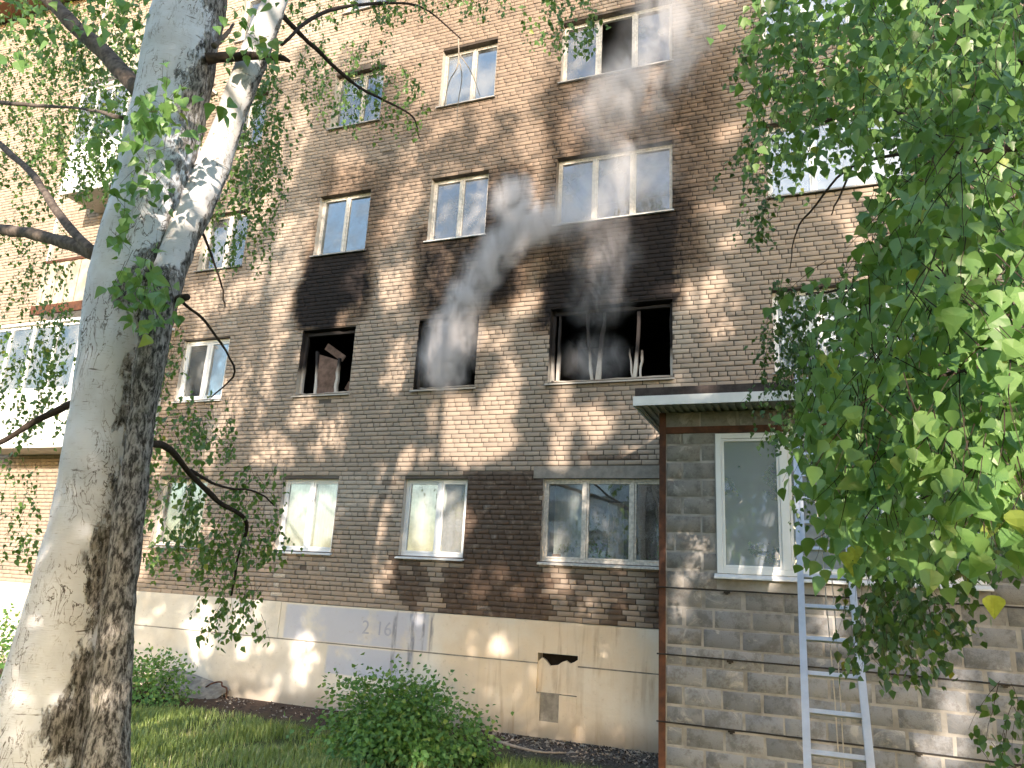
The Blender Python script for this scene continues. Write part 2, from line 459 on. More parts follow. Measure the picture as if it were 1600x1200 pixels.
def plinth_mat():
    m, nt, out = mat('plinth_plaster'); n = N(nt)
    x, y, z = n.xyz()
    def band(s, a, b, e):
        return n.math('MULTIPLY', n.ramp(s, a - e, a + e), n.math('SUBTRACT', 1.0, n.ramp(s, b - e, b + e)))
    wob = n.math('MULTIPLY', n.math('SUBTRACT', n.noise(2.2, 4), 0.5), 0.25)
    xw = n.math('ADD', x, wob); zw = n.math('ADD', z, n.math('MULTIPLY', wob, 0.4))
    c = n.mix(n.ramp(n.noise(1.3, 5, 0.6), 0.35, 0.7), (0.72, 0.69, 0.63), (0.62, 0.58, 0.51))
    # older yellow-ochre limewash towards the annex
    c = n.mix(n.math('MULTIPLY', n.math('MULTIPLY', band(xw, -3.6, 0.5, 0.12), n.ramp(n.noise(0.9, 5), 0.3, 0.62)), 0.72), c, (0.66, 0.545, 0.40))
    # rain and rust streaks with their own shape
    st = n.noise(1.0, 5, 0.6, n.scaled(7, 1, 0.7), 0.4)
    stm = n.math('MULTIPLY', n.ramp(st, 0.50, 0.66), n.ramp(xw, -3.4, -2.2))
    c = n.mix(n.math('MULTIPLY', n.math('MULTIPLY', stm, n.ramp(n.noise(1.1, 5), 0.35, 0.6)), 0.6), c, (0.36, 0.265, 0.16))
    lt = n.noise(1.0, 4, 0.55, n.scaled(6.5, 1, 0.25))
    c = n.mix(n.math('MULTIPLY', n.math('MULTIPLY', n.ramp(lt, 0.52, 0.62), n.ramp(xw, -3.4, -2.6)), 0.3), c, (0.66, 0.60, 0.52))
    # blue-grey overpainted patches
    p1 = n.math('MULTIPLY', band(x, -6.5, -3.78, 0.03), band(z, 0.925, 1.47, 0.015))
    p2 = n.math('MULTIPLY', band(x, -5.6, -4.02, 0.03), band(z, 0.45, 0.875, 0.015))
    thin = n.ramp(n.noise(1.6, 5, 0.6), 0.27, 0.5)
    pp = n.math('MULTIPLY', n.math('MAXIMUM', p1, p2), n.math('MULTIPLY', thin, 0.78))
    c = n.mix(pp, c, (0.43, 0.475, 0.60))
    # dark drips below the window
    for (dx, w, zb) in ((-4.38, 0.035, 0.40), (-4.06, 0.055, 0.30), (-3.86, 0.02, 0.85), (-3.72, 0.03, 0.78)):
        d = n.math('MULTIPLY', band(n.math('ADD', x, n.math('MULTIPLY', wob, 0.12)), dx - w, dx + w, 0.018), n.ramp(z, zb - 0.1, zb + 0.3))
        c = n.mix(n.math('MULTIPLY', n.math('MULTIPLY', d, n.ramp(n.noise(1.0, 5, 0.6, n.scaled(14, 1, 3.0)), 0.36, 0.62)), 0.75), c, (0.17, 0.175, 0.21))
    # splashed dirt at the foot
    low = n.math('SUBTRACT', 1.0, n.ramp(n.math('ADD', z, n.math('MULTIPLY', wob, 1.2)), -0.05, 0.30))
    c = n.mix(n.math('MULTIPLY', low, 0.6), c, (0.24, 0.19, 0.14))
    c = n.mix(n.math('MULTIPLY', n.ramp(n.noise(14, 6, 0.7), 0.58, 0.75), 0.35), c, (0.32, 0.27, 0.21))
    n.l(n.pbr(c, 0.9, 0.2, n.bump(n.noise(18, 6, 0.65), 0.4, 0.012)), out.inputs[0])
    return m
M['plinth'] = plinth_mat()

def block_mat():
    m, nt, out = mat('cinder_block'); n = N(nt)
    r = n.node('ShaderNodeObjectInfo').outputs['Random']
    x, y, z = n.xyz()
    base = n.mix(r, (0.185, 0.198, 0.222), (0.255, 0.266, 0.288))
    up = n.ramp(n.math('ADD', z, n.math('MULTIPLY', n.math('SUBTRACT', n.noise(1.5, 4), 0.5), 1.0)), 1.5, 2.2)
    base = n.mix(n.math('MULTIPLY', up, 0.6), base, n.mix(r, (0.285, 0.268, 0.232), (0.20, 0.182, 0.155)))
    base = n.mix(n.math('MULTIPLY', n.ramp(n.noise(5, 7, 0.75), 0.46, 0.62), 0.6), base, (0.10, 0.095, 0.088))
    base = n.mix(n.math('MULTIPLY', n.ramp(n.noise(70, 4, 0.7), 0.55, 0.72), 0.5), base, (0.10, 0.10, 0.10))
    base = n.mix(n.math('MULTIPLY', n.ramp(n.noise(3.0, 7, 0.7, None, 0.8), 0.56, 0.66), 0.6), base, (0.42, 0.41, 0.385))
    n.l(n.pbr(base, 0.95, 0.2, n.bump(n.noise(85, 5, 0.7), 0.6, 0.008)), out.inputs[0])
    return m
M['block'] = block_mat()
M['blockmortar'] = simple('pale_block_mortar', (0.36, 0.355, 0.345), 0.95, 0.15, 0.4, 3, bump=0.5, col2=(0.20, 0.19, 0.175))

def ground_mat():
    m, nt, out = mat('lawn_soil'); n = N(nt)
    x, y, z = n.xyz()
    wob = n.math('MULTIPLY', n.math('SUBTRACT', n.noise(1.2, 5), 0.5), 1.3)
    near = n.ramp(n.math('ADD', y, wob), -1.7, -0.9)
    right = n.ramp(n.math('ADD', x, wob), -2.4, -1.6)
    grass = n.mix(n.ramp(n.noise(6, 5), 0.35, 0.65), (0.075, 0.115, 0.03), (0.12, 0.125, 0.05))
    soil = n.mix(n.ramp(n.noise(16, 6, 0.7), 0.35, 0.65), (0.105, 0.070, 0.052), (0.055, 0.040, 0.033))
    ash = n.mix(n.ramp(n.noise(40, 6, 0.7), 0.4, 0.62), (0.045, 0.042, 0.042), (0.16, 0.145, 0.135))
    soil = n.mix(right, soil, ash)
    c = n.mix(near, grass, soil)
    n.l(n.pbr(c, 0.95, 0.15, n.bump(n.noise(30, 6, 0.7), 0.7, 0.03)), out.inputs[0])
    return m
M['ground'] = ground_mat()

# ------------------------------------------------------------------ ground
def gz(x, y):
    x, y = np.asarray(x, float), np.asarray(y, float)
    return -0.09 + 0.30 * sstep(-1.0, -9.0, y) + 0.05 * (fbm(x * 0.6, y * 0.6, s=3) - 0.5) * sstep(-0.4, -2.0, y)
gx = np.concatenate([np.linspace(-120, -22, 12), np.linspace(-20, 10, 121), np.linspace(13, 120, 12)])
gy = np.concatenate([np.linspace(-120, -16, 14), np.linspace(-14.5, 0.6, 91), np.linspace(3, 120, 10)])
GX, GY = np.meshgrid(gx, gy)
V = np.stack([GX, GY, gz(GX, GY)], -1).reshape(-1, 3)
nx = len(gx); ny = len(gy)
ii, jj = np.meshgrid(np.arange(nx - 1), np.arange(ny - 1))
b = (jj * nx + ii).ravel()
F = np.stack([b, b + 1, b + 1 + nx, b + nx], 1)
g = link('ground', new_mesh('ground', V, F, M['ground'], smooth=True))
g['kind'] = 'structure'

# ------------------------------------------------------------------ the brick apartment block
ROW_T, ROW_H, STOREY = 3.609, 1.252, 2.8
COLS = {'G': (-16.7, -14.40), 'D': (-9.83, -8.66), 'A': (-6.932, -5.760), 'B': (-4.450, -3.289), 'C': (-1.997, 0.0), 'E': (1.46, 3.42)}
def row(r): return ROW_T + STOREY * r - ROW_H, ROW_T + STOREY * r
OPEN = []
for cn, (a, b_) in COLS.items():
    for r in range(5):
        if cn == 'E' and r == 0 or cn == 'G' and r > 0: continue
        z0, z1 = row(r)
        OPEN.append((a, b_, z0, z1, cn, r))
FX0, FX1, FZ0, FZ1 = -24.0, 9.0, 1.5, 16.35

def facade_stain(x, z):
    x, z = np.asarray(x, float), np.asarray(z, float)
    wn_ = (fbm(x * 1.6, z * 1.0, s=41) - 0.5)
    wx = x + wn_ * 0.75
    wz = z + (fbm(x * 1.3, z * 1.3, s=57) - 0.5) * 0.9
    def box(x0, x1, z0, z1, ex, ez):
        return sstep(x0 - ex, x0 + ex, wx) * (1 - sstep(x1 - ex, x1 + ex, wx)) * sstep(z0 - ez, z0 + ez, wz) * (1 - sstep(z1 - ez, z1 + ez, wz))
    s = 1.05 * box(-7.05, -6.15, 6.30, 8.05, 0.16, 0.30)
    s = np.maximum(s, 0.85 * box(-7.1, -5.72, 6.75, 8.05, 0.14, 0.45))
    s = np.maximum(s, 0.50 * box(-7.0, -5.6, 6.4, 8.2, 0.2, 0.3))
    s = np.maximum(s, 0.40 * box(-7.2, -5.2, 7.6, 10.2, 0.5, 0.9))
    s = np.maximum(s, 1.15 * box(-2.2, 0.12, 6.30, 6.95, 0.20, 0.35))
    s = np.maximum(s, 1.15 * box(-1.25, 0.10, 6.5, 8.1, 0.45, 0.35))
    s = np.maximum(s, 0.60 * box(-2.4, 0.5, 6.6, 8.3, 0.35, 0.5))
    s = np.maximum(s, 0.66 * box(-0.6, 0.50, 6.9, 8.8, 0.35, 0.7))
    s = np.maximum(s, 0.44 * box(-2.5, 1.0, 8.0, 11.2, 0.6, 1.0))
    s = np.maximum(s, 0.85 * box(-3.45, -2.70, 6.5, 7.7, 0.25, 0.4))
    s = np.maximum(s, 0.75 * box(-3.35, -2.5, 7.2, 9.2, 0.35, 0.6))
    s = np.maximum(s, 0.62 * box(-4.6, -2.9, 6.35, 8.1, 0.35, 0.4))
    s = np.maximum(s, 0.27 * box(-6.4, 0.9, 7.9, 15.0, 1.0, 1.6))
    # water that ran down the wall between the ground-floor windows
    edge = (np.floor(z / 0.077) * 0.618 % 1.0 - 0.5) * 0.16
    xe = x + edge + wn_ * 0.12
    def reg(x0, x1, z0, z1): return ((xe > x0) & (xe < x1) & (z > z0) & (z < z1)).astype(float)
    w = reg(-3.42, -2.02, 1.5, 3.72 + 0.0) * 1.0
    w = np.maximum(w, reg(-3.65, -1.80, 1.5, 2.20))
    w = np.maximum(w, 0.95 * reg(-4.62, -4.36, 1.78, 2.36))
    w = np.maximum(w, 0.95 * reg(-4.25, -3.98, 1.5, 2.30))
    w = np.maximum(w, 0.8 * reg(-4.40, -3.85, 1.62, 2.02))
    w = np.maximum(w, 0.9 * reg(-1.56, -1.42, 1.5, 2.25))
    w = np.maximum(w, 0.95 * reg(-0.93, -0.62, 1.5, 1.85))
    w = np.maximum(w, 0.9 * reg(-0.83, -0.73, 1.5, 2.28))
    w = np.maximum(w, 1.0 * reg(-0.34, 0.1, 1.5, 2.30))
    w = np.maximum(w, 0.85 * reg(-1.35, -0.45, 3.88, 4.02) * (vnoise(x * 3, z * 6, s=5) > 0.4))
    w = np.maximum(w, 0.8 * reg(-4.80, -4.50, 3.30, 3.55) * (vnoise(x * 5, z * 9, s=9) > 0.45))
    for (o0, o1, oz0, oz1, oc, orow) in OPEN:
        if oc in 'GE': continue
        run = (x > o0 - 0.05) & (x < o1 + 0.05) & (z < oz0) & (z > oz0 - 1.0)
        fade = np.clip(1 - (oz0 - z) / (0.35 + 0.65 * vnoise(x * 6, orow, s=33)), 0, 1)
        w = np.maximum(w, np.where(run, 0.42 * fade * sstep(0.35, 0.75, vnoise(x * 9 + orow, 0.3, s=35)), 0))
    p = np.zeros_like(x)
    p = np.maximum(p, 0.9 * ((np.abs(x + 2.83 + edge * 0.2) < 0.05) & (z < 3.5) & (vnoise(x * 8, z * 7, s=77) > 0.45)))
    p = np.maximum(p, 0.55 * ((np.abs(x + 6.75) < 0.06) & (z < 2.34) & (z > 1.5)))
    p = np.maximum(p, 0.5 * ((np.abs(x + 5.92) < 0.05) & (z < 2.34) & (z > 1.9)))
    p = np.maximum(p, 0.30 * sstep(0.62, 0.8, fbm(x * 0.9, z * 0.9, s=91)))
    return np.clip(s, 0, 1.2), w, p

BLD = (0.0, 0.0, -0.1)
bld = thing('apartment_block', 'five storey pale brick apartment block with three burnt-out windows on its second floor', 'building', BLD)

# mortar sheet with the openings left out
def lines(lo, hi, cuts, step):
    c = sorted({lo, hi, *[q for q in cuts if lo < q < hi]})
    out = [c[0]]
    for p, q in zip(c, c[1:]):
        k = max(1, int(math.ceil((q - p) / step)))
        out += [p + (q - p) * t / k for t in range(1, k + 1)]
    return np.array(out)
lx = lines(FX0, FX1, [o[0] for o in OPEN] + [o[1] for o in OPEN], 0.16)
lz = lines(FZ0, FZ1, [o[2] for o in OPEN] + [o[3] for o in OPEN], 0.12)
X, Z = np.meshgrid(lx, lz)
S, W_, P_ = facade_stain(X.ravel(), Z.ravel())
A = np.stack([vnoise(X.ravel() * 2, Z.ravel() * 2, s=2), S, W_, P_ * 0.5], 1)
V = np.stack([X.ravel(), np.full(X.size, 0.014), Z.ravel()], 1)
nx = len(lx)
ii, jj = np.meshgrid(np.arange(nx - 1), np.arange(len(lz) - 1))
xc = (lx[:-1] + lx[1:])[ii] / 2; zc = (lz[:-1] + lz[1:])[jj] / 2
keep = np.ones_like(xc, bool)
for o in OPEN: keep &= ~((xc > o[0]) & (xc < o[1]) & (zc > o[2]) & (zc < o[3]))
b = (jj * nx + ii)[keep]
F = np.stack([b, b + 1, b + 1 + nx, b + nx], 1)
link('mortar_bed', new_mesh('mortar_bed', V - np.array(BLD), F, M['mortar'], A), bld)

# bricks: three stretcher courses, then one of headers
PITCH = 0.0771
bricks = []
VX0, VX1 = -19.5, 5.6
k = 0
z = FZ0 + 0.004
while z + 0.066 < FZ1:
    hdr = (k % 4 == 3)
    L = 0.130 if hdr else 0.260
    off = {0: 0.0, 1: 0.13, 2: 0.065, 3: 0.03}[k % 4]
    zb, zt = z, z + 0.0645
    zm = (zb + zt) / 2
    blocks_ = [(o[0], o[1]) for o in OPEN if o[2] - 0.03 < zm < o[3] + 0.02]
    # concrete lintel over the ground-floor three-pane window
    if 3.612 < zm < 3.80: blocks_.append((-2.16, 0.3))
    if VX0 < -0.1 and zm < 4.0: lim = 0.2
    else: lim = VX1
    segs = [(VX0, lim)]
    for (a, c_) in blocks_:
        segs = [s2 for s in segs for s2 in ((s[0], min(s[1], a)), (max(s[0], c_), s[1])) if s2[1] - s2[0] > 0.015]
    for (a, c_) in segs:
        n0 = math.floor((a - off) / L)
        x = off + n0 * L
        while x < c_:
            p, q = max(x, a), min(x + L - 0.0115, c_)
            if q - p > 0.02: bricks.append((p, q, zb, zt))
            x += L
    z += PITCH
    k += 1
Bk = np.array(bricks)
nB = len(Bk)
jit = rng.normal(0, 1, (nB, 8))
Bk[:, 0] += jit[:, 0] * 0.0016; Bk[:, 1] += jit[:, 1] * 0.0016
Bk[:, 2] += jit[:, 2] * 0.0012; Bk[:, 3] += jit[:, 3] * 0.0012
front = jit[:, 4] * 0.0022
# a few bricks knocked back or missing
cx_, cz_ = (Bk[:, 0] + Bk[:, 1]) / 2, (Bk[:, 2] + Bk[:, 3]) / 2
gone = np.zeros(nB, bool)
for (hx, hz) in ((-6.27, 2.10), (-5.4, 10.0), (-6.15, 11.95), (-6.2, 5.05)):
    gone[np.argmin((cx_ - hx) ** 2 + (cz_ - hz) ** 2)] = True
front[rng.random(nB) < 0.004] += 0.006
Bk, front, cx_, cz_ = Bk[~gone], front[~gone], cx_[~gone], cz_[~gone]
nB = len(Bk)
S, W_, P_ = facade_stain(cx_, cz_)
tone = np.clip(0.5 + rng.normal(0, 0.30, nB) + (vnoise(cx_ * 0.5, cz_ * 0.8, s=8) - 0.5) * 0.5, 0, 1)

def brick_verts(bb, fr):
    n = len(bb)
    c = 0.0055
    x0, x1, z0, z1 = bb.T
    yb = np.full(n, 0.018)
    yf = fr
    V = np.empty((n, 12, 3))
    # outer ring at the back, ring at chamfer, front ring
    ring = [(x0, z0, 1, 1), (x1, z0, -1, 1), (x1, z1, -1, -1), (x0, z1, 1, -1)]
    for i, (xx, zz, sx, sz) in enumerate(ring):
        V[:, i] = np.stack([xx, yb, zz], 1)
        V[:, 4 + i] = np.stack([xx, yf + 0.004, zz], 1)
        V[:, 8 + i] = np.stack([xx + sx * c, yf, zz + sz * c], 1)
    return V
BF = np.array([(8, 9, 10, 11), (4, 5, 9, 8), (5, 6, 10, 9), (6, 7, 11, 10), (7, 4, 8, 11), (0, 1, 5, 4), (1, 2, 6, 5), (2, 3, 7, 6), (3, 0, 4, 7)])
allV = brick_verts(Bk, front)
allV[:, :, 2] += ((vnoise(cx_ * 0.45, np.round(cz_ / PITCH) * 0.37, s=51) - 0.5) * 0.009)[:, None]
allV[:, :, 0] += rng.normal(0, 0.0014, allV.shape[:2]); allV[:, :, 2] += rng.normal(0, 0.0012, allV.shape[:2])
# which bricks show largest: nearest to the eye and not behind the foliage or the extension
px_, py_, dep = project(np.stack([cx_, np.zeros(nB), cz_], 1))
free = (px_ > 1050) & (px_ < 1190) & (py_ > 360) & (py_ < 600) | (px_ > 860) & (px_ < 1030) & (py_ > 600) & (py_ < 735)
score = np.where(free, dep, dep + 50)
top = np.argsort(score)[:300]
is_top = np.zeros(nB, bool); is_top[top] = True
att = np.stack([tone, S, W_, P_], 1)
attv = np.repeat(att[:, None], 12, 1)
Sv, Wv, Pv = facade_stain(allV[:, :, 0].ravel(), allV[:, :, 2].ravel())
attv[:, :, 1] = Sv.reshape(nB, 12)
attv[:, :, 2] = 0.75 * attv[:, :, 2] + 0.25 * Wv.reshape(nB, 12)
rest = np.where(~is_top)[0]
V = allV[rest].reshape(-1, 3) - np.array(BLD)
F = (BF[None] + (np.arange(len(rest)) * 12)[:, None, None]).reshape(-1, 4)
bw = link('brickwork', new_mesh('brickwork', V, F, M['brick'], attv[rest].reshape(-1, 4)), bld)
bw['kind'] = 'stuff'
for i in top:
    c = np.array([cx_[i], 0, cz_[i]])
    o = link('brick', new_mesh('brick', allV[i] - c, BF, M['brick'], attv[i]), bld)
    o.location = tuple(c - np.array(BLD))

# body of the block behind the facade, roof edge
mb = MB()
mb.box(FX0, FX0 + 0.3, 0.03, 12, -0.4, FZ1); mb.box(FX1 - 0.3, FX1, 0.03, 12, -0.4, FZ1)
mb.box(FX0, FX1, 11.7, 12, -0.4, FZ1)
mb.build('wall', M['lintel'], bld, BLD)
mb = MB(); mb.box(FX0 - 0.3, FX1 + 0.3, -0.55, 12.4, FZ1 + 0.003, FZ1 + 0.18)
mb.box(FX0 - 0.32, FX1 + 0.32, -0.60, -0.553, FZ1 - 0.06, FZ1 + 0.22)
mb.build('roof', M['roof'], bld, BLD)

# plinth with the bricked-up vent niche left open
mb = MB()
YP = -0.022
NX0, NX1, NZ0, NZ1 = -1.96, -1.35, 0.50, 1.05
def prow(x0, x1, z0, z1):
    k = max(1, int((x1 - x0) / 0.5))
    xs = np.linspace(x0, x1, k + 1)
    V, F = [], []
    for xx in xs:
        for zz in (z0, z1): V.append((xx, YP + (vnoise(xx * 1.7, zz * 2.1, s=6) - 0.5) * 0.012, zz))
    for xx in xs:
        for zz in (z0, z1): V.append((xx, 0.3, zz))
    h = 2 * (k + 1)
    for i in range(k):
        F += [(2 * i, 2 * i + 2, 2 * i + 3, 2 * i + 1), (2 * i + 1, 2 * i + 3, h + 2 * i + 3, h + 2 * i + 1), (2 * i, h + 2 * i, h + 2 * i + 2, 2 * i + 2)]
    F += [(0, 1, h + 1, h), (2 * k, h + 2 * k, h + 2 * k + 1, 2 * k + 1)]
    mb.add(V, F)
prow(FX0, -6.62, 0.915, 1.5); prow(-6.61, NX0, 0.915, 1.496); prow(NX1, 0.2, 0.915, 1.492); prow(NX0, NX1, NZ1, 1.496)
prow(FX0, NX0, -0.5, 0.895); prow(NX1, 0.2, -0.5, 0.895)
prow(NX0, -1.90, -0.5, NZ0); prow(-1.61, NX1, -0.5, NZ0); prow(-1.90, -1.61, -0.5, 0.13)
pl = mb.build('plinth', M['plinth'], bld, BLD)
mb = MB(); mb.box(FX0, NX0, -0.010, 0.2, 0.895, 0.915); mb.box(NX1, 0.2, -0.010, 0.2, 0.895, 0.915)
mb.build('plinth_joint', M['rubble'], pl, BLD)
# niche: plaster infill with a broken top, dark void behind, grey patch below
mb = MB()
top_z = [0.93, 0.985, 0.95, 0.88, 0.89, 0.90, 0.945, 0.97, 0.935, 0.96, 1.0]
xs = np.linspace(NX0, NX1, len(top_z))
V = [(x_, 0.012, NZ0 + 0.01) for x_ in xs] + [(x_, 0.012, t) for x_, t in zip(xs, top_z)] + [(x_, 0.06, t) for x_, t in zip(xs, top_z)]
kk = len(xs)
F = [(i, i + 1, kk + i + 1, kk + i) for i in range(kk - 1)] + [(kk + i, kk + i + 1, 2 * kk + i + 1, 2 * kk + i) for i in range(kk - 1)]
mb.add(V, F)
mb.build('niche_infill', M['plinth'], pl, BLD)
mb = MB(); mb.box(NX0 - 0.02, NX1 + 0.02, 0.2, 0.5, 0.8, NZ1 + 0.02); mb.build('niche_void', M['sootroom_or_void'], pl, BLD)  # near-black box painted in for the darkness of the open gap
mb = MB(); mb.box(-1.91, -1.60, -0.006, 0.1, 0.12, NZ0 + 0.012); mb.build('cement_patch', M['rubble'], pl, BLD)
# faint old painted figures on the blue patch
GR = simple('faded_paint_mark', (0.415, 0.447, 0.555), 0.9, 0.1, 0.15, 6)
for txt, px, pz, sz in (('2', -4.98, 1.10, 0.30), ('16', -4.72, 1.10, 0.30)):
    cu = bpy.data.curves.new('painted_number', 'FONT'); cu.body = txt; cu.size = sz; cu.extrude = 0.0008
    tmp = bpy.data.objects.new('painted_number', cu); COL.objects.link(tmp)
    me_ = bpy.data.meshes.new_from_object(tmp); bpy.data.objects.remove(tmp); me_.name = 'painted_number'
    me_.materials.clear()
    to = link('painted_number', me_); to.parent = pl; to.location = (px, YP - 0.010, pz + 0.1); to.rotation_euler = (math.pi / 2, 0, 0)
    to.data.materials.append(GR)
mb = MB(); mb.box(-2.16, 0.3, -0.004, 0.2, 3.612, 3.80); mb.build('lintel', M['lintel'], bld, BLD)

# ------------------------------------------------------------------ windows
def st_grid(x0, x1, y, z0, z1, fn, n=6):
    pass

def bars(mb, x0, x1, z0, z1, w, y0, y1, bev=0.004):
    mb.box(x0, x0 + w, y0, y1, z0, z1, bev=bev); mb.box(x1 - w, x1, y0, y1, z0, z1, bev=bev)
    mb.box(x0 + w, x1 - w, y0, y1, z0, z0 + w, bev=bev); mb.box(x0 + w, x1 - w, y0, y1, z1 - w, z1, bev=bev)

def reveal(x0, x1, z0, z1, depth, parent, soot, jamb='reveal'):
    """plastered jambs, head and bottom of an opening; stain.g carries soot up the jambs and darkens every head"""
    mb = MB()
    nz = 7
    zs = np.linspace(z0, z1, nz)
    def sv(zz): return soot(((zz - z0) / (z1 - z0)))
    for xx in (x0, x1):
        V = [(xx, y, zz) for zz in zs for y in (0.004, depth)]
        Aa = [(0.5, sv(zz), 0, 0) for zz in zs for y in (0, 1)]
        F = [(2 * i, 2 * i + 1, 2 * i + 3, 2 * i + 2) for i in range(nz - 1)]
        mb.add(V, F, Aa)
    for zz in (z0, z1):
        mb.add([(x0, 0.004, zz), (x1, 0.004, zz), (x1, depth, zz), (x0, depth, zz)], [(0, 1, 2, 3)], [(0.5, sv(zz), 0, 0) if zz == z0 else (1.0, max(0.55, sv(zz)), 0.4, 0)] * 4)  # head is darkened over every opening
    return mb.build('reveal', M[jamb], parent, BLD, attr=True)

def room(x0, x1, z0, z1, parent, m, y0=0.2, y1=2.4, e=0.25):
    mb = MB()
    X0, X1, Z0, Z1 = x0 - e, x1 + e, z0 - 0.7, z1 + 0.35
    mb.add([(X0, y0, Z0), (X1, y0, Z0), (X1, y1, Z0), (X0, y1, Z0), (X0, y0, Z1), (X1, y0, Z1), (X1, y1, Z1), (X0, y1, Z1)],
           [(0, 1, 2, 3), (4, 7, 6, 5), (0, 3, 7, 4), (1, 5, 6, 2), (3, 2, 6, 7)])
    # inner face of the front wall round the opening
    for (a, b2, c, d) in ((X0, x0, Z0, Z1), (x1, X1, Z0, Z1), (x0, x1, Z0, z0), (x0, x1, z1, Z1)):
        mb.add([(a, y0, c), (b2, y0, c), (b2, y0, d), (a, y0, d)], [(0, 1, 2, 3)])
    return mb.build('room', m, parent, BLD)

def make_window(x0, x1, z0, z1, panes, fm, glass='glass', yf=0.12, w=0.036, sash=True, sillm='sill', open_pane=None, soot=None, label=None, sw=0.028):
    fr = MB()
    bars(fr, x0, x1, z0, z1, w, yf, yf + 0.07)
    edges = [x0 + w]
    xs = [x0 + (x1 - x0) * f for f in panes]
    for xm in xs: fr.box(xm - w * 0.55, xm + w * 0.55, yf - 0.004, yf + 0.066, z0 + w, z1 - w, bev=0.004)
    win = fr.build('window', M[fm], bld, BLD)
    if label: win['label'] = label
    bnd = [x0 + w] + [v for xm in xs for v in (xm - w * 0.55, xm + w * 0.55)] + [x1 - w]
    for i in range(0, len(bnd), 2):
        a, b2 = bnd[i], bnd[i + 1]
        if sash:
            sm = MB(); bars(sm, a + 0.003, b2 - 0.003, z0 + w + 0.003, z1 - w - 0.003, sw, yf + 0.008, yf + 0.06, 0.003)
            sm.build('sash', M[fm], win, BLD)
        if open_pane is not None and i // 2 == open_pane: continue
        pm = MB(); pm.box(a + sw, b2 - sw, yf + 0.030, yf + 0.036, z0 + w + sw, z1 - w - sw)
        pm.build('pane', M[glass], win, BLD)
    sl = MB()
    sl.add([(x0 - 0.03, -0.055, z0 - 0.035), (x1 + 0.03, -0.055, z0 - 0.035), (x1 + 0.03, yf, z0 + 0.004), (x0 - 0.03, yf, z0 + 0.004),
            (x0 - 0.03, -0.055, z0 - 0.055), (x1 + 0.03, -0.055, z0 - 0.055), (x1 + 0.03, yf, z0 - 0.020), (x0 - 0.03, yf, z0 - 0.020)],
           [(0, 1, 2, 3), (4, 5, 1, 0), (7, 6, 5, 4), (0, 3, 7, 4), (1, 5, 6, 2)])
    sl.build('sill', M[sillm], win, BLD)
    reveal(x0, x1, z0, z1, 0.2, win, soot or (lambda t: 0.0))
    room(x0, x1, z0, z1, win, M['room'])
    return win

for (x0, x1, z0, z1, cn, r) in OPEN:
    three = (1 / 3.0, 2 / 3.0) if cn in 'CEG' else None
    if cn in 'AB' and r == 0:
        make_window(x0, x1, z0, z1, (0.50 if cn == 'A' else 0.55,), 'pvc', 'glass', 0.09, 0.045, True, 'sillwhite', sw=0.034,
                    label='white plastic window with pale curtains' if cn == 'A' else 'white plastic window with pinkish curtains')
    elif cn == 'C' and r == 0:
        make_window(x0, x1, z0, z1, (0.335, 0.70), 'paint', 'glass', 0.06, 0.045, True, 'paint', label='old white painted window with flower pots behind the glass')
    elif cn == 'D' and r == 1:
        make_window(x0, x1, z0, z1, (0.52,), 'pvc', 'glass', 0.08, 0.055, True, 'sillwhite', sw=0.04)
    elif r == 1 and cn in 'ABC':
        pass
    elif cn == 'C' and r == 3:
        make_window(x0, x1, z0, z1, (0.33, 0.66), 'paint', 'glassdirty', open_pane=1, label='white window with its middle pane missing')
    elif cn == 'C' and r == 2:
        make_window(x0, x1, z0, z1, (0.33, 0.66), 'paint', 'glassdirty', soot=lambda t: 0.2 + 0.25 * t, sillm='sillwhite', label='smoke-filmed three-pane window above the burnt one')
    elif cn == 'B' and r == 2:
        make_window(x0, x1, z0, z1, (0.5,), 'paint', 'glassdirty', soot=lambda t: 0.1 * t, sillm='sillwhite')
    else:
        make_window(x0, x1, z0, z1, three or (0.55 if r % 2 else 0.5,), 'pvc' if cn == 'E' else ('paint' if (r + len(cn)) % 2 else 'greypaint'), 'glass' if cn not in 'E' else 'glassbright')

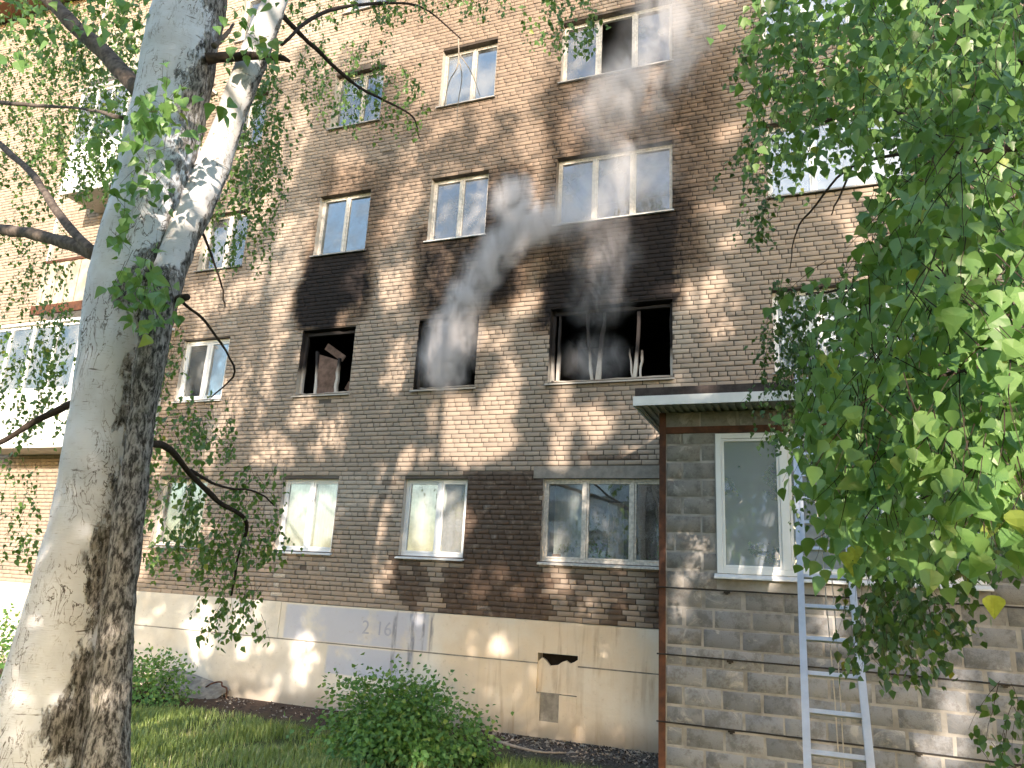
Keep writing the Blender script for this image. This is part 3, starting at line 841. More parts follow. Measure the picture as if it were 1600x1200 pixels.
# burnt-out windows of the second floor
def burnt(cn, label):
    x0, x1 = COLS[cn]; z0, z1 = row(1)
    sootf = {'A': lambda t: 0.15 + 1.0 * sstep(0.25, 0.6, t), 'B': lambda t: 0.75 + 0.3 * t, 'C': lambda t: 0.1 + 1.0 * sstep(0.2, 0.5, t)}[cn]
    fr = MB()
    nz = 10
    def vbar(xa, xb, za, zb, wa, wb, y=0.10, seed=0):
        k = 12
        V, Aa = [], []
        for i in range(k + 1):
            t = i / k
            xx = xa + (xb - xa) * t; zz = za + (zb - za) * t
            ww = (wa + (wb - wa) * t) * (0.75 + 0.5 * float(vnoise(t * 7, seed, s=seed)))
            xx += (float(vnoise(t * 5 + 3, seed, s=seed + 4)) - 0.5) * 0.02
            for (sx, sy) in ((-1, 0), (1, 0), (1, 1), (-1, 1)):
                V.append((xx + sx * ww / 2, y + sy * 0.06, zz))
                Aa.append((0.5, float(sootf((zz - z0) / (z1 - z0))) * 0.85, 0, 0))
        F = [(4 * i + j, 4 * i + (j + 1) % 4, 4 * i + 4 + (j + 1) % 4, 4 * i + 4 + j) for i in range(k) for j in range(4)]
        F += [(3, 2, 1, 0), (4 * k, 4 * k + 1, 4 * k + 2, 4 * k + 3)]
        fr.add(V, F, Aa)
    def hbar(xa, xb, zz, h, y=0.10, s=0.0):
        k = 14
        V, Aa = [], []
        for i in range(k + 1):
            xx = xa + (xb - xa) * i / k
            hh = h * (0.6 + 0.8 * float(vnoise(i * 0.9, 3.3, s=int(zz * 10))))
            for (dy, dz) in ((0, 0), (0, hh), (0.06, hh), (0.06, 0)):
                V.append((xx, y + dy, zz + dz)); Aa.append((0.5, s * (0.6 + 0.8 * float(vnoise(i * 1.3, 9.1, s=3))), 0, 0))
        F = [(4 * i + j, 4 * i + 4 + j, 4 * i + 4 + (j + 1) % 4, 4 * i + (j + 1) % 4) for i in range(k) for j in range(4)]
        fr.add(V, F, Aa)
    vbar(x0 + 0.035, x0 + 0.035, z0, z1, 0.06, 0.05, seed=1)
    if cn != 'B': vbar(x1 - 0.03, x1 - 0.03, z0, z1, 0.05, 0.045, seed=2)
    hbar(x0 + 0.03, x1 - 0.03, z0 + 0.003, 0.045, s=0.25)
    hbar(x0 + 0.03, x1 - 0.03, z1 - 0.09, 0.05, s=1.1)
    win = fr.build('window', M['char'], bld, BLD, attr=True)
    win['label'] = label
    if cn == 'C':
        for (xa, xb, zt, wa, wb, sd) in ((-1.30, -1.40, z1 - 0.06, 0.035, 0.05, 5), (-1.20, -1.10, z1 - 0.05, 0.075, 0.04, 6), (-0.61, -0.54, z1 - 0.12, 0.055, 0.04, 7), (-0.52, -0.49, z0 + 0.48, 0.025, 0.03, 8), (-0.64, -0.70, z0 + 0.52, 0.02, 0.02, 9), (-1.86, -1.86, z1 - 0.1, 0.05, 0.03, 10)):
            fr = MB(); vbar(xa, xb, z0 + 0.04, zt, wa, wb, 0.10, sd)
            fr.build('charred_mullion', M['char'], win, BLD, attr=True)
    if cn == 'A':
        # sash still standing with a scorched panel, a slipped board, a fallen plank
        fr = MB()
        vbar(x0 + 0.36, x0 + 0.30, z0 + 0.04, z0 + 0.86, 0.05, 0.04, 0.11, 12)
        vbar(x0 + 0.80, x0 + 0.80, z0 + 0.04, z0 + 0.70, 0.05, 0.04, 0.11, 13)
        fr.build('sash', M['char'], win, BLD, attr=True)
        pm = MB(); pm.add([(x0 + 0.37, 0.135, z0 + 0.05), (x0 + 0.79, 0.135, z0 + 0.05), (x0 + 0.79, 0.135, z0 + 0.66), (x0 + 0.35, 0.135, z0 + 0.80),
                           (x0 + 0.37, 0.155, z0 + 0.05), (x0 + 0.79, 0.155, z0 + 0.05), (x0 + 0.79, 0.155, z0 + 0.66), (x0 + 0.35, 0.155, z0 + 0.80)],
                          [(0, 1, 2, 3), (7, 6, 5, 4), (0, 3, 7, 4), (1, 5, 6, 2), (3, 2, 6, 7)])
        pm.build('scorched_panel', M['doorpanel'], win, BLD)
        pm = MB(); pm.beam((x0 + 0.42, 0.22, z0 + 0.98), (x0 + 0.86, 0.20, z0 + 0.70), 0.022, 0.13, (0, 0, 1)); pm.build('slipped_board', M['doorpanel'], win, BLD)
        pm = MB(); pm.beam((x0 + 0.92, 0.3, z0 + 0.22), (x0 + 1.25, 0.26, z0 + 0.02), 0.04, 0.16, (0, 0, 1)); pm.build('fallen_plank', M['doorpanel'], win, BLD)
    if cn == 'B':
        pm = MB(); pm.box(x0 + 0.16, x0 + 0.20, 0.16, 0.20, z0 + 0.3, z1 - 0.15); pm.build('scorched_jamb', M['doorpanel'], win, BLD)
    sl = MB()
    sl.add([(x0 - 0.04, -0.05, z0 - 0.03), (x1 + 0.03, -0.05, z0 - 0.03), (x1 + 0.03, 0.1, z0 + 0.004), (x0 - 0.04, 0.1, z0 + 0.004),
            (x0 - 0.04, -0.05, z0 - 0.055), (x1 + 0.03, -0.05, z0 - 0.055), (x1 + 0.03, 0.1, z0 - 0.02), (x0 - 0.04, 0.1, z0 - 0.02)],
           [(0, 1, 2, 3), (4, 5, 1, 0), (7, 6, 5, 4), (0, 3, 7, 4), (1, 5, 6, 2)], [(0.7, 0.15, 0, 0)] * 8)
    sl.build('sill', M['char'], win, BLD, attr=True)
    reveal(x0, x1, z0, z1, 0.2, win, sootf)
    room(x0, x1, z0, z1, win, M['sootroom_or_void'], y1=3.2, e=0.5)
burnt('A', 'burnt-out window with a scorched sash left standing in it')
burnt('B', 'burnt-out empty window with smoke pouring out')
burnt('C', 'wide burnt-out window with leaning charred mullions')

# ------------------------------------------------------------------ balconies at the far end of the block
def balcony(px0, px1, z_floor, style, Yb=-0.95):
    x0, x1 = px0, px1
    bal = MB(); bal.box(x0, x1, Yb, -0.004, z_floor - 0.14, z_floor, bev=0.0)
    root = bal.build('balcony', M['slab'], bld, BLD)
    pz = z_floor + 0.98
    if style == 'glazed':
        m = MB(); m.box(x0 - 0.02, x1 + 0.02, Yb - 0.035, Yb, z_floor - 0.18, pz); m.box(x1, x1 + 0.03, Yb, -0.006, z_floor - 0.18, pz); m.build('parapet', M['balwhite'], root, BLD)
        m = MB()
        for i in range(7):
            xx = x0 + (x1 - x0) * i / 6
            m.box(xx - 0.035, xx + 0.035, Yb - 0.02, Yb + 0.04, pz, pz + 1.42)
        m.box(x0, x1, Yb - 0.015, Yb + 0.035, pz + 1.36, pz + 1.42); m.box(x0, x1, Yb - 0.015, Yb + 0.035, pz, pz + 0.06)
        m.build('glazing_frame', M['pvc'], root, BLD)
        for i in range(6):
            xa = x0 + (x1 - x0) * i / 6 + 0.035; xb = x0 + (x1 - x0) * (i + 1) / 6 - 0.035
            m = MB(); m.box(xa, xb, Yb, Yb + 0.008, pz + 0.06, pz + 1.36); m.build('pane', M['glass'], root, BLD)
        m = MB(); m.box(x0 - 0.06, x1 + 0.06, Yb - 0.09, -0.008, pz + 1.42, pz + 1.47); m.build('roof', M['balwhite'], root, BLD)
    else:
        n = int((x1 - x0) / 0.16)
        for i in range(n):
            xa = x0 + (x1 - x0) * i / n; xb = x0 + (x1 - x0) * (i + 1) / n - 0.012
            m = MB(); m.box(xa, xb, Yb - 0.03 + 0.008 * (i % 2), Yb - 0.006, z_floor + 0.03, pz); m.build('plank', M['balwood'], root, BLD)
        m = MB(); m.box(x0 - 0.02, x1 + 0.02, Yb - 0.05, Yb - 0.002, pz, pz + 0.06); m.box(x0 - 0.05, x1 + 0.05, Yb - 0.06, Yb - 0.003, z_floor - 0.17, z_floor + 0.025)
        m.build('rail', M['rust'] if z_floor < 8 else M['greypaint'], root, BLD)
        for xx in (x0 + 0.04, x1 - 0.04):
            m = MB(); m.box(xx - 0.035, xx + 0.035, Yb + 0.0, Yb + 0.07, z_floor, z_floor + 2.3)
            m.build('post', M['paint'], root, BLD)
    # balcony door and window behind
    m = MB(); bars(m, x0 + 0.4, x1 - 0.5, z_floor + 0.05, z_floor + 2.25, 0.07, -0.02, 0.006); m.build('door_frame', M['paint'], root, BLD)
    m = MB(); m.box(x0 + 0.47, x1 - 0.57, -0.004, 0.004, z_floor + 0.12, z_floor + 2.18); m.build('pane', M['glassdirty'], root, BLD)
    return root
bx0 = float(at(37, 560, -0.95)[0]); bx1 = bx0 + 2.9
for i, sty in enumerate(('glazed', 'open', 'glazed', 'open')):
    balcony(bx0 - (1.2 if i == 0 else 0), bx1, 4.25 + STOREY * i, sty)

# ------------------------------------------------------------------ cinder block extension
EXT = (0.2, -2.0, 0.0)
ext = thing('block_extension', 'grey cinder block ground floor extension with long white window and flat canopy', 'annex', EXT)
EX0, EX1, EY = 0.20, 6.6, -2.0
WIN_X0, WIN_X1, WZ0, WZ1 = 0.85, 3.50, 2.24, 3.845
CH = 0.2088
bmesh_variants = []
for v in range(6):
    r = random.Random(v)
    bb = MB(); 
    bmesh_variants.append(r)
mortar = MB()
mortar.box(EX0 + 0.02, WIN_X0, EY + 0.004, EY + 0.25, -0.3, 4.12)
mortar.box(WIN_X1, EX1, EY + 0.004, EY + 0.25, -0.3, 4.12)
mortar.box(WIN_X0, WIN_X1, EY + 0.004, EY + 0.25, -0.3, WZ0)
mortar.box(WIN_X0, WIN_X1, EY + 0.004, EY + 0.25, WZ1, 4.12)
mortar.box(EX0 + 0.02, EX0 + 0.27, EY + 0.25, 0.0, -0.3, 4.12)
mortar.build('mortar_bed', M['blockmortar'], ext, EXT)
cour = [1.2237 + CH * i for i in range(-7, 15)]
def chip_block(L, H, seed):
    rr = random.Random(seed)
    c = 0.008
    V = []
    for (y, ins) in ((0.02, 0), (c, 0), (0, c)):
        for (sx, sz) in ((0, 0), (1, 0), (1, 1), (0, 1)):
            j = lambda: rr.uniform(-0.004, 0.004)
            V.append((sx * L + (ins if sx == 0 else -ins) + j() - L / 2, y, sz * H + (ins if sz == 0 else -ins) + j() - H / 2))
    return V, BF
seedc = 0
for k, zb in enumerate(cour):
    zt = zb + CH - 0.018
    off = 0.0 if k % 2 else 0.20
    rr = random.Random(100 + k)
    x = EX0 + 0.075 - (0.22 if k % 2 else 0.0)
    while x < EX1:
        L = 0.395 if rr.random() > 0.08 else 0.30
        a, b2 = x, x + L
        x = b2 + rr.choice((0.016, 0.018, 0.024, 0.04))
        segs = [(max(a, EX0 + 0.075), min(b2, EX1))]
        zm = (zb + zt) / 2
        top_, bot_ = zt, zb
        if zt > WZ0 - 0.03 and zb < WZ1 + 0.09:
            segs = [s2 for s in segs for s2 in ((s[0], min(s[1], WIN_X0 - 0.01)), (max(s[0], WIN_X1 + 0.01), s[1]))]
        if 3.84 < zm < 3.96: continue
        for (p, q) in segs:
            if q - p < 0.05: continue
            z_t = min(zt, 4.115)
            if z_t - zb < 0.04: continue
            seedc += 1
            Vb, Fb = chip_block(q - p, z_t - zb, seedc)
            o = link('block', new_mesh('block', Vb, Fb, M['block']), ext)
            pr = rr.uniform(-0.004, 0.004)
            o.location = ((p + q) / 2 - EXT[0], pr, (zb + z_t) / 2 - EXT[2])
# steel: corner angle, channel above the window, tie rods with lugs
m = MB(); m.box(EX0 - 0.006, EX0 + 0.065, EY - 0.012, EY + 0.0045, -0.3, 4.118); m.box(EX0 - 0.012, EX0 - 0.0065, EY - 0.012, EY + 0.07, -0.3, 4.118); m.build('corner_angle', M['rust'], ext, EXT)
m = MB(); m.box(EX0 + 0.067, EX1, EY - 0.016, EY + 0.02, 3.86, 3.94); m.build('steel_channel', M['rust'], ext, EXT)
for zr in (2.055, 1.325, 0.617):
    m = MB()
    m.tube([(EX0 - 0.03, EY - 0.028, zr), (2.2, EY - 0.028, zr - 0.006), (4.4, EY - 0.028, zr - 0.02), (EX1, EY - 0.028, zr - 0.03)], 0.0085, 6)
    rod = m.build('tie_rod', M['blackrod'], ext, EXT)
    for xl in (0.95 if zr > 1.4 else 0.97, 2.75, 3.55):
        m = MB(); m.box(xl - 0.035, xl + 0.035, EY - 0.026, EY + 0.004, zr - 0.032, zr - 0.012); m.box(xl - 0.015, xl + 0.015, EY - 0.040, EY + 0.004, zr - 0.045, zr - 0.033)
        m.build('lug', M['blackrod'], rod, EXT)
# canopy
m = MB(); m.box(-0.03, EX1 + 0.3, -2.40, -0.01, 4.15, 4.235); can = m.build('canopy', M['soffit'], ext, EXT)
m = MB()
for i in range(int((EX1 + 0.3) / 0.09)):
    xa = -0.02 + i * 0.09
    m.box(xa, xa + 0.045, -2.39, -0.02, 4.128, 4.149)
m.build('soffit_rib', M['soffit'], can, EXT)
m = MB(); m.box(-0.045, EX1 + 0.3, -2.425, -2.403, 4.125, 4.238); m.box(-0.055, -0.033, -2.402, -0.01, 4.125, 4.238); m.build('fascia', M['fascia'], can, EXT)
m = MB()
m.box(-0.03, EX1 + 0.3, -2.41, -0.01, 4.240, 4.34); m.build('roofing_felt', M['felt'], can, EXT)
# long white window of the extension
m = MB()
W = 0.062
m2 = [(WIN_X0, 1.66), (1.66, 2.62), (2.62, WIN_X1)]
bars(m, WIN_X0, WIN_X1, WZ0, WZ1, W, EY - 0.022, EY + 0.06)
for xm in (1.60, 2.62): m.box(xm - 0.045, xm + 0.045, EY - 0.026, EY + 0.055, WZ0 + W, WZ1 - W, bev=0.004)
ewin = m.build('window', M['pvc'], ext, EXT)
bnds = [(WIN_X0 + W, 1.555), (1.645, 2.575), (2.665, WIN_X1 - W)]
for i, (a, b2) in enumerate(bnds):
    y0 = EY - 0.012 + (0.03 if i else 0)
    m = MB(); bars(m, a + 0.002, b2 - 0.002, WZ0 + W + 0.002, WZ1 - W - 0.002, 0.03, y0, y0 + 0.05, 0.003)
    m.build('sash', M['pvc'], ewin, EXT)
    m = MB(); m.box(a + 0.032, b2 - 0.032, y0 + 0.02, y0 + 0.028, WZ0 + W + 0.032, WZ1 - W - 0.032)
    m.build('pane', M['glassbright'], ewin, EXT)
m = MB(); m.add([(WIN_X0 - 0.03, EY - 0.08, WZ0 - 0.045), (WIN_X1 + 0.03, EY - 0.08, WZ0 - 0.045), (WIN_X1 + 0.03, EY - 0.01, WZ0 - 0.004), (WIN_X0 - 0.03, EY - 0.01, WZ0 - 0.004),
                 (WIN_X0 - 0.03, EY - 0.08, WZ0 - 0.06), (WIN_X1 + 0.03, EY - 0.08, WZ0 - 0.06), (WIN_X1 + 0.03, EY - 0.01, WZ0 - 0.05), (WIN_X0 - 0.03, EY - 0.01, WZ0 - 0.05)],
                [(0, 1, 2, 3), (4, 5, 1, 0), (7, 6, 5, 4), (0, 3, 7, 4), (1, 5, 6, 2)])
m.build('sill', M['sillwhite'], ewin, EXT)
m = MB()
m.add([(EX0 + 0.28, EY + 0.26, -0.2), (EX1, EY + 0.26, -0.2), (EX1, -0.03, -0.2), (EX0 + 0.28, -0.03, -0.2), (EX0 + 0.28, EY + 0.26, 4.1), (EX1, EY + 0.26, 4.1), (EX1, -0.03, 4.1), (EX0 + 0.28, -0.03, 4.1)],
      [(4, 7, 6, 5), (0, 3, 7, 4), (1, 5, 6, 2), (3, 2, 6, 7)])
m.build('room', M['room'], ext, EXT)
m = MB(); m.box(EX1, EX1 + 0.25, EY, 0, -0.3, 4.12); m.build('wall', M['block'], ext, EXT)

# ------------------------------------------------------------------ ladder
Pt = at(1239, 586, -2.46); Pb = at(1262, 1200, -5.2)
dirL = (Pb - Pt) / np.linalg.norm(Pb - Pt)
tground = (Pt[2] - float(gz(1.9, -5.9))) / -dirL[2]
foot = Pt + dirL * tground
LW = 0.385
lad = thing('ladder', 'silver aluminium extension ladder leaning on the canopy in front of the block extension', 'ladder', foot)
sx = np.array([1.0, 0, 0])
up_n = np.cross(sx, dirL); up_n /= np.linalg.norm(up_n)
mid = Pt + dirL * (tground * 0.30)
for s in (0, 1):
    off = sx * LW * s
    m = MB()
    m.beam(mid - dirL * 0.5 + off, foot + off - dirL * 0.06, 0.030, 0.085, up_n)
    m.beam(mid - dirL * 0.5 + off + up_n * 0.036, foot + off - dirL * 0.06 + up_n * 0.036, 0.05, 0.012, up_n)
    m.beam(mid - dirL * 0.5 + off - up_n * 0.036, foot + off - dirL * 0.06 - up_n * 0.036, 0.05, 0.012, up_n)
    m.build('rail', M['alu'], lad, foot)
    off2 = off + sx * (0.035 if s == 0 else -0.035) + up_n * (-0.02)
    m = MB(); m.beam(Pt + off2, mid + dirL * 0.9 + off2, 0.026, 0.07, up_n); m.build('rail', M['alu'], lad, foot)
    m = MB(); m.beam(foot + off - dirL * 0.06, foot + off, 0.06, 0.10, up_n); m.build('rubber_foot', M['rubber'], lad, foot)
Ltot = tground
k = 0
d = 0.12
while d < Ltot - 0.1:
    p = Pt + dirL * d
    m = MB()
    base = d > Ltot * 0.22
    o = 0.0 if base else -0.02
    m.beam(p + up_n * o + sx * 0.01, p + up_n * o + sx * (LW - 0.01), 0.034, 0.026, up_n)
    m.build('rung', M['alu'], lad, foot)
    d += 0.30
for xo in (0.19, 0.235):
    m = MB()
    P = [Pt + dirL * 0.75 + sx * xo + up_n * 0.06]
    for t in np.linspace(0.1, 1, 10):
        P.append(Pt + dirL * (0.75 + t * (Ltot - 1.0)) + sx * (xo + 0.008 * math.sin(t * 9 + xo * 40)) + up_n * (0.065 + 0.02 * math.sin(t * 3)))
    m.tube(P, 0.0045, 5); m.build('rope', M['rope'], lad, foot)

# ------------------------------------------------------------------ leaves
LEAF_V = np.array([(0, 0, 0), (0.20, 0.02, 0.02), (0.40, 0.16, 0.06), (0.41, 0.32, 0.05), (0.30, 0.52, 0.02), (0.14, 0.80, -0.03), (0, 1.04, -0.10),
                   (-0.14, 0.80, -0.03), (-0.30, 0.52, 0.02), (-0.41, 0.32, 0.05), (-0.40, 0.16, 0.06), (-0.20, 0.02, 0.02), (0, 0.30, -0.03), (0, 0.62, -0.05)])
LEAF_F = [(0, 1, 12), (1, 2, 12), (2, 3, 12), (3, 4, 13), (3, 13, 12), (4, 5, 13), (5, 6, 13), (6, 7, 13), (7, 8, 13), (8, 9, 13), (9, 12, 13), (9, 10, 12), (10, 11, 12), (11, 0, 12)]
LEAF_F = np.array(LEAF_F)
SM_V = np.array([(0, 0, 0), (0.36, 0.26, 0.05), (0.22, 0.62, 0.0), (0, 1.0, -0.08), (-0.22, 0.62, 0.0), (-0.36, 0.26, 0.05)])
SM_F = np.array([(0, 1, 2), (0, 2, 3), (0, 3, 4), (0, 4, 5)])
def unit(v): return v / (np.linalg.norm(v, axis=-1, keepdims=True) + 1e-9)
def leaf_basis(n, tip, nrm, r):
    Y = unit(np.asarray(tip, float) + r.normal(0, 0.55, (n, 3)))
    Zr = unit(np.asarray(nrm, float) + r.normal(0, 0.55, (n, 3)))
    X = unit(np.cross(Y, Zr)); Z = np.cross(X, Y)
    return X, Y, Z
def leaves_geo(pos, X, Y, Z, size, tmpl, bend=None):
    T, F = tmpl
    n = len(pos)
    V = pos[:, None] + size[:, None, None] * (T[None, :, 0, None] * X[:, None] + T[None, :, 1, None] * Y[:, None] + T[None, :, 2, None] * Z[:, None])
    FF = (F[None] + (np.arange(n) * len(T))[:, None, None]).reshape(-1, F.shape[1])
    return V.reshape(-1, 3), FF
def leaf_mass(name, pos, size, mat_, parent, origin, tip=(0, 0, -1), nrm=(0.1, -0.7, 0.55), tmpl=(SM_V, SM_F), tones=None, kind='stuff', r=rng):
    n = len(pos)
    X, Y, Z = leaf_basis(n, tip, nrm, r)
    V, F = leaves_geo(np.asarray(pos, float), X, Y, Z, np.asarray(size, float), tmpl)
    t = r.random(n) if tones is None else tones
    A = np.repeat(np.stack([t, t * 0, t * 0, t * 0], 1), len(tmpl[0]), 0)
    o = link(name, new_mesh(name, V - np.asarray(origin, float), F, mat_, A), parent)
    if kind: o['kind'] = kind
    return o

class Strands:
    """hanging birch twigs with leaves set alternately along them"""
    def __init__(self, seed): self.r = np.random.default_rng(seed); self.P, self.S, self.T = [], [], MB()
    def clump(self, box, Y, n, leaf, lng=(0.25, 0.7), spacing=0.030, drift=0.35, tr=0.0018, fan=1.0):
        x0, y0, x1, y1 = box
        r = self.r
        for i in range(n):
            px = r.uniform(x0, x1); yy = r.uniform(*Y) if isinstance(Y, tuple) else Y
            py = r.uniform(y0 - 0.15 * (y1 - y0), y0 + 0.8 * (y1 - y0))
            p = at(px, py, yy)
            maxL = (y1 + 10 - py) / pxm(p)
            L = min(r.uniform(*lng), max(0.10, maxL))
            d = np.array([r.normal(0, drift), r.normal(0, drift), -0.8]); d /= np.linalg.norm(d)
            pts = [p]
            k = max(2, int(L / spacing))
            for j in range(k):
                d = unit(d + np.array([r.normal(0, 0.10), r.normal(0, 0.10), -0.07]))
                p = p + d * spacing
                pts.append(p)
                q = p + r.normal(0, 0.016 * fan, 3) + np.array([0, 0, -0.008])
                self.P.append(q); self.S.append(leaf * r.choice((0.55, 0.8, 0.95, 1.05, 1.2)) * r.uniform(0.9, 1.12))
            if tr and len(pts) > 2:
                pp = pts[::max(1, len(pts) // 5)]
                if len(pp) > 1: self.T.tube(pp, np.linspace(tr, tr * 0.4, len(pp)), 3, cap=False)
        return self

# ------------------------------------------------------------------ the big birch on the left
YT = -7.85
tb = at(120, 1420, YT)
BIR = (float(tb[0]), YT, float(gz(tb[0], YT)))
birch = thing('birch_tree', 'old white birch with black fissured bark and a second pale stem beside the lawn', 'tree', BIR)
def stem(name, pts, Y, parent, darkfn, seed, nr=64, disp=0.022, warm=0.0, k=14):
    P = np.array([at(px, py, Y if not callable(Y) else Y(py)) for px, py, w in pts])
    R = np.array([w / 2 / pxm(p) for (px, py, w), p in zip(pts, P)])
    low = P[0].copy()
    if name == 'trunk' or low[2] > BIR[2]:
        pass
    S_ = spline(P, k); Rr = spline(np.stack([R, R, R], 1), k)[:, 0]
    V, F = tube_geo(S_, Rr, nr)
    V = V.reshape(len(S_), nr, 3)
    C = S_[:, None]
    nrm = unit(V - C)
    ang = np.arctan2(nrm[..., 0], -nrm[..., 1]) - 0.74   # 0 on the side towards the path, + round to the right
    zz = V[..., 2]
    dk = darkfn(ang, zz, V)
    ridge = fbm(V[..., 0] * 14, V[..., 1] * 14, V[..., 2] * 5, s=seed, o=4)
    rid2 = np.abs(fbm(V[..., 0] * 22, V[..., 1] * 22, V[..., 2] * 9, s=seed + 7, o=4) - 0.5) * 2
    amt = disp * np.clip((dk - 0.25) * 2.2, 0, 1)
    dsp = (0.55 - rid2) * amt * 1.3 + (ridge - 0.5) * (0.35 * amt + 0.006)
    dsp += (fbm(V[..., 0] * 9, V[..., 1] * 9, V[..., 2] * 7, s=seed + 13) - 0.5) * 0.012
    dsp += (fbm(V[..., 0] * 3, V[..., 1] * 3, V[..., 2] * 2.2, s=seed + 3) - 0.5) * 0.03
    V = V + nrm * dsp[..., None]
    A = np.stack([dk, np.full_like(dk, warm) * (0.4 + 0.8 * vnoise(zz * 6, ang, s=5)), dk * 0, dk * 0], -1).reshape(-1, 4)
    o = link(name, new_mesh(name, V.reshape(-1, 3) - np.array(BIR), np.array(F), M['bark'], A, True), parent)
    return o, S_, Rr
def dark_main(a, z, V):
    n1 = 0.6 * fbm(V[..., 0] * 3.2 + 4, V[..., 1] * 3.2, V[..., 2] * 2.4, s=21, o=5) + 0.4 * fbm(V[..., 0] * 11, V[..., 1] * 11, V[..., 2] * 7, s=24, o=4)
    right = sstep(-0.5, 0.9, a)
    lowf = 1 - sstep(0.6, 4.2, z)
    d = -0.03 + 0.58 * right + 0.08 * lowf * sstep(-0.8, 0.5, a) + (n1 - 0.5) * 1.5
    scar = sstep(0.25, 0.0, np.abs(z - 3.0 - 0.25 * np.sin(a * 2))) * 0.12
    knot = 0.5 * np.exp(-(((a + 0.05) / 0.35) ** 2 + ((z - 3.55) / 0.16) ** 2))
    return np.clip(d + scar + knot, 0, 1)
MAIN = [(40, 1520, 215), (50, 1330, 192), (58, 1200, 172), (100, 1000, 132), (142, 800, 112), (172, 620, 104), (196, 460, 112), (236, 300, 108), (267, 150, 106), (297, 0, 100), (322, -150, 92), (350, -330, 80), (372, -560, 55)]
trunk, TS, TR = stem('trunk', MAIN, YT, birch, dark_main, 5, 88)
SEC = [(170, 1500, 76), (166, 1330, 70), (166, 1200, 64), (180, 1000, 48), (203, 800, 38), (224, 640, 36), (244, 510, 42), (266, 420, 46), (294, 345, 48), (322, 285, 49), (350, 212, 45), (375, 140, 42), (400, 78, 40), (424, 18, 38), (446, -50, 34), (470, -170, 28)]
def dark_sec(a, z, V):
    n1 = fbm(V[..., 0] * 5, V[..., 1] * 5, V[..., 2] * 3, s=31)
    up = sstep(3.55, 3.95, z)
    return np.clip((1 - up) * (0.75 + (n1 - 0.5) * 0.5) + up * (0.16 + 0.35 * sstep(0.5, 1.2, a) + (n1 - 0.5) * 0.7), 0, 1)
stem('stem', SEC, lambda py: YT - 0.10 + 0.34 * (1 - sstep(200, 520, py)), birch, dark_sec, 9, 40, 0.016, 0.55)

def limb(pts, Y, mat_, parent, origin, n=8, name='branch', k=6, wob=0.012):
    P = np.array([at(px, py, y) for (px, py, w), y in zip(pts, Y)])
    R = np.array([w / 2 / pxm(p) for (px, py, w), p in zip(pts, P)])
    S_ = spline(P, k); Rr = np.maximum(0.0015, spline(np.stack([R, R, R], 1), k)[:, 0])
    S_ = S_ + np.stack([(vnoise(np.arange(len(S_)) * 0.7, s_, s=int(P[0][0] * 10) + 3) - 0.5) * wob for s_ in (0.1, 5.2, 9.4)], 1) * sstep(0, 2, np.arange(len(S_)))[:, None]
    m = MB(); m.tube(S_, Rr * (0.88 + 0.24 * vnoise(np.arange(len(S_)) * 1.1, 0.5, s=3)), n)
    return m.build(name, mat_, parent, origin, smooth=True)
Y0 = YT
limb([(185, 410, 26), (120, 385, 22), (60, 368, 19), (0, 358, 17), (-80, 350, 14)], [Y0, Y0 + .1, Y0 + .2, Y0 + .3, Y0 + .4], M['limb'], birch, BIR)
limb([(150, 398, 16), (90, 332, 13), (50, 272, 11), (0, 225, 10), (-60, 170, 8)], [Y0, Y0 + .2, Y0 + .4, Y0 + .6, Y0 + .8], M['limb'], birch, BIR)
limb([(225, 150, 30), (165, 85, 26), (110, 35, 24), (60, -20, 20), (-20, -110, 14)], [Y0, Y0 + .1, Y0 + .1, Y0 + .1, Y0 + .1], M['limb'], birch, BIR)
limb([(150, 612, 13), (62, 655, 10), (0, 692, 8), (-60, 720, 5)], [Y0, Y0 - .1, Y0 - .15, Y0 - .2], M['twig'], birch, BIR)
limb([(225, 690, 13), (262, 700, 11), (298, 740, 9), (340, 782, 8), (385, 815, 6), (374, 862, 4), (362, 930, 3)], [Y0, Y0 + .4, Y0 + .8, Y0 + 1.2, Y0 + 1.6, Y0 + 1.7, Y0 + 1.75], M['twig'], birch, BIR)
limb([(298, 735, 6), (345, 760, 4), (400, 768, 3), (430, 790, 2)], [Y0 + .8, Y0 + 1.2, Y0 + 1.5, Y0 + 1.7], M['twig'], birch, BIR)
limb([(322, 92, 18), (372, 88, 14), (436, 90, 10), (452, 96, 5)], [Y0, Y0 + .1, Y0 + .15, Y0 + .2], M['twig'], birch, BIR)
limb([(334, 72, 9), (352, 55, 7), (366, 38, 4)], [Y0, Y0 + .1, Y0 + .2], M['limb'], birch, BIR)
limb([(424, 10, 9), (452, 36, 8), (500, 82, 7), (560, 136, 5), (640, 178, 3), (655, 215, 2)], [Y0 + .3, Y0 + .8, Y0 + 1.3, Y0 + 2, Y0 + 2.4, Y0 + 2.5], M['twig'], birch, BIR)
limb([(440, 70, 5), (500, 22, 6), (590, 5, 5), (660, 12, 3), (720, 60, 2)], [Y0 + .7, Y0 + 1.2, Y0 + 2, Y0 + 2.4, Y0 + 2.6], M['twig'], birch, BIR)
limb([(265, 470, 16), (292, 464, 11)], [Y0, Y0 - .1], M['twig'], birch, BIR)
limb([(283, 470, 5), (330, 515, 4), (366, 580, 3), (330, 620, 2)], [Y0, Y0 + .3, Y0 + .6, Y0 + .8], M['twig'], birch, BIR)
limb([(300, 330, 5), (325, 385, 4), (345, 440, 3), (352, 480, 2)], [Y0 + .2, Y0 + .3, Y0 + .4, Y0 + .5], M['twig'], birch, BIR)
limb([(0, 160, 7), (60, 165, 6), (130, 170, 4), (190, 185, 9)], [Y0 + .6, Y0 + .5, Y0 + .3, Y0], M['limb'], birch, BIR)
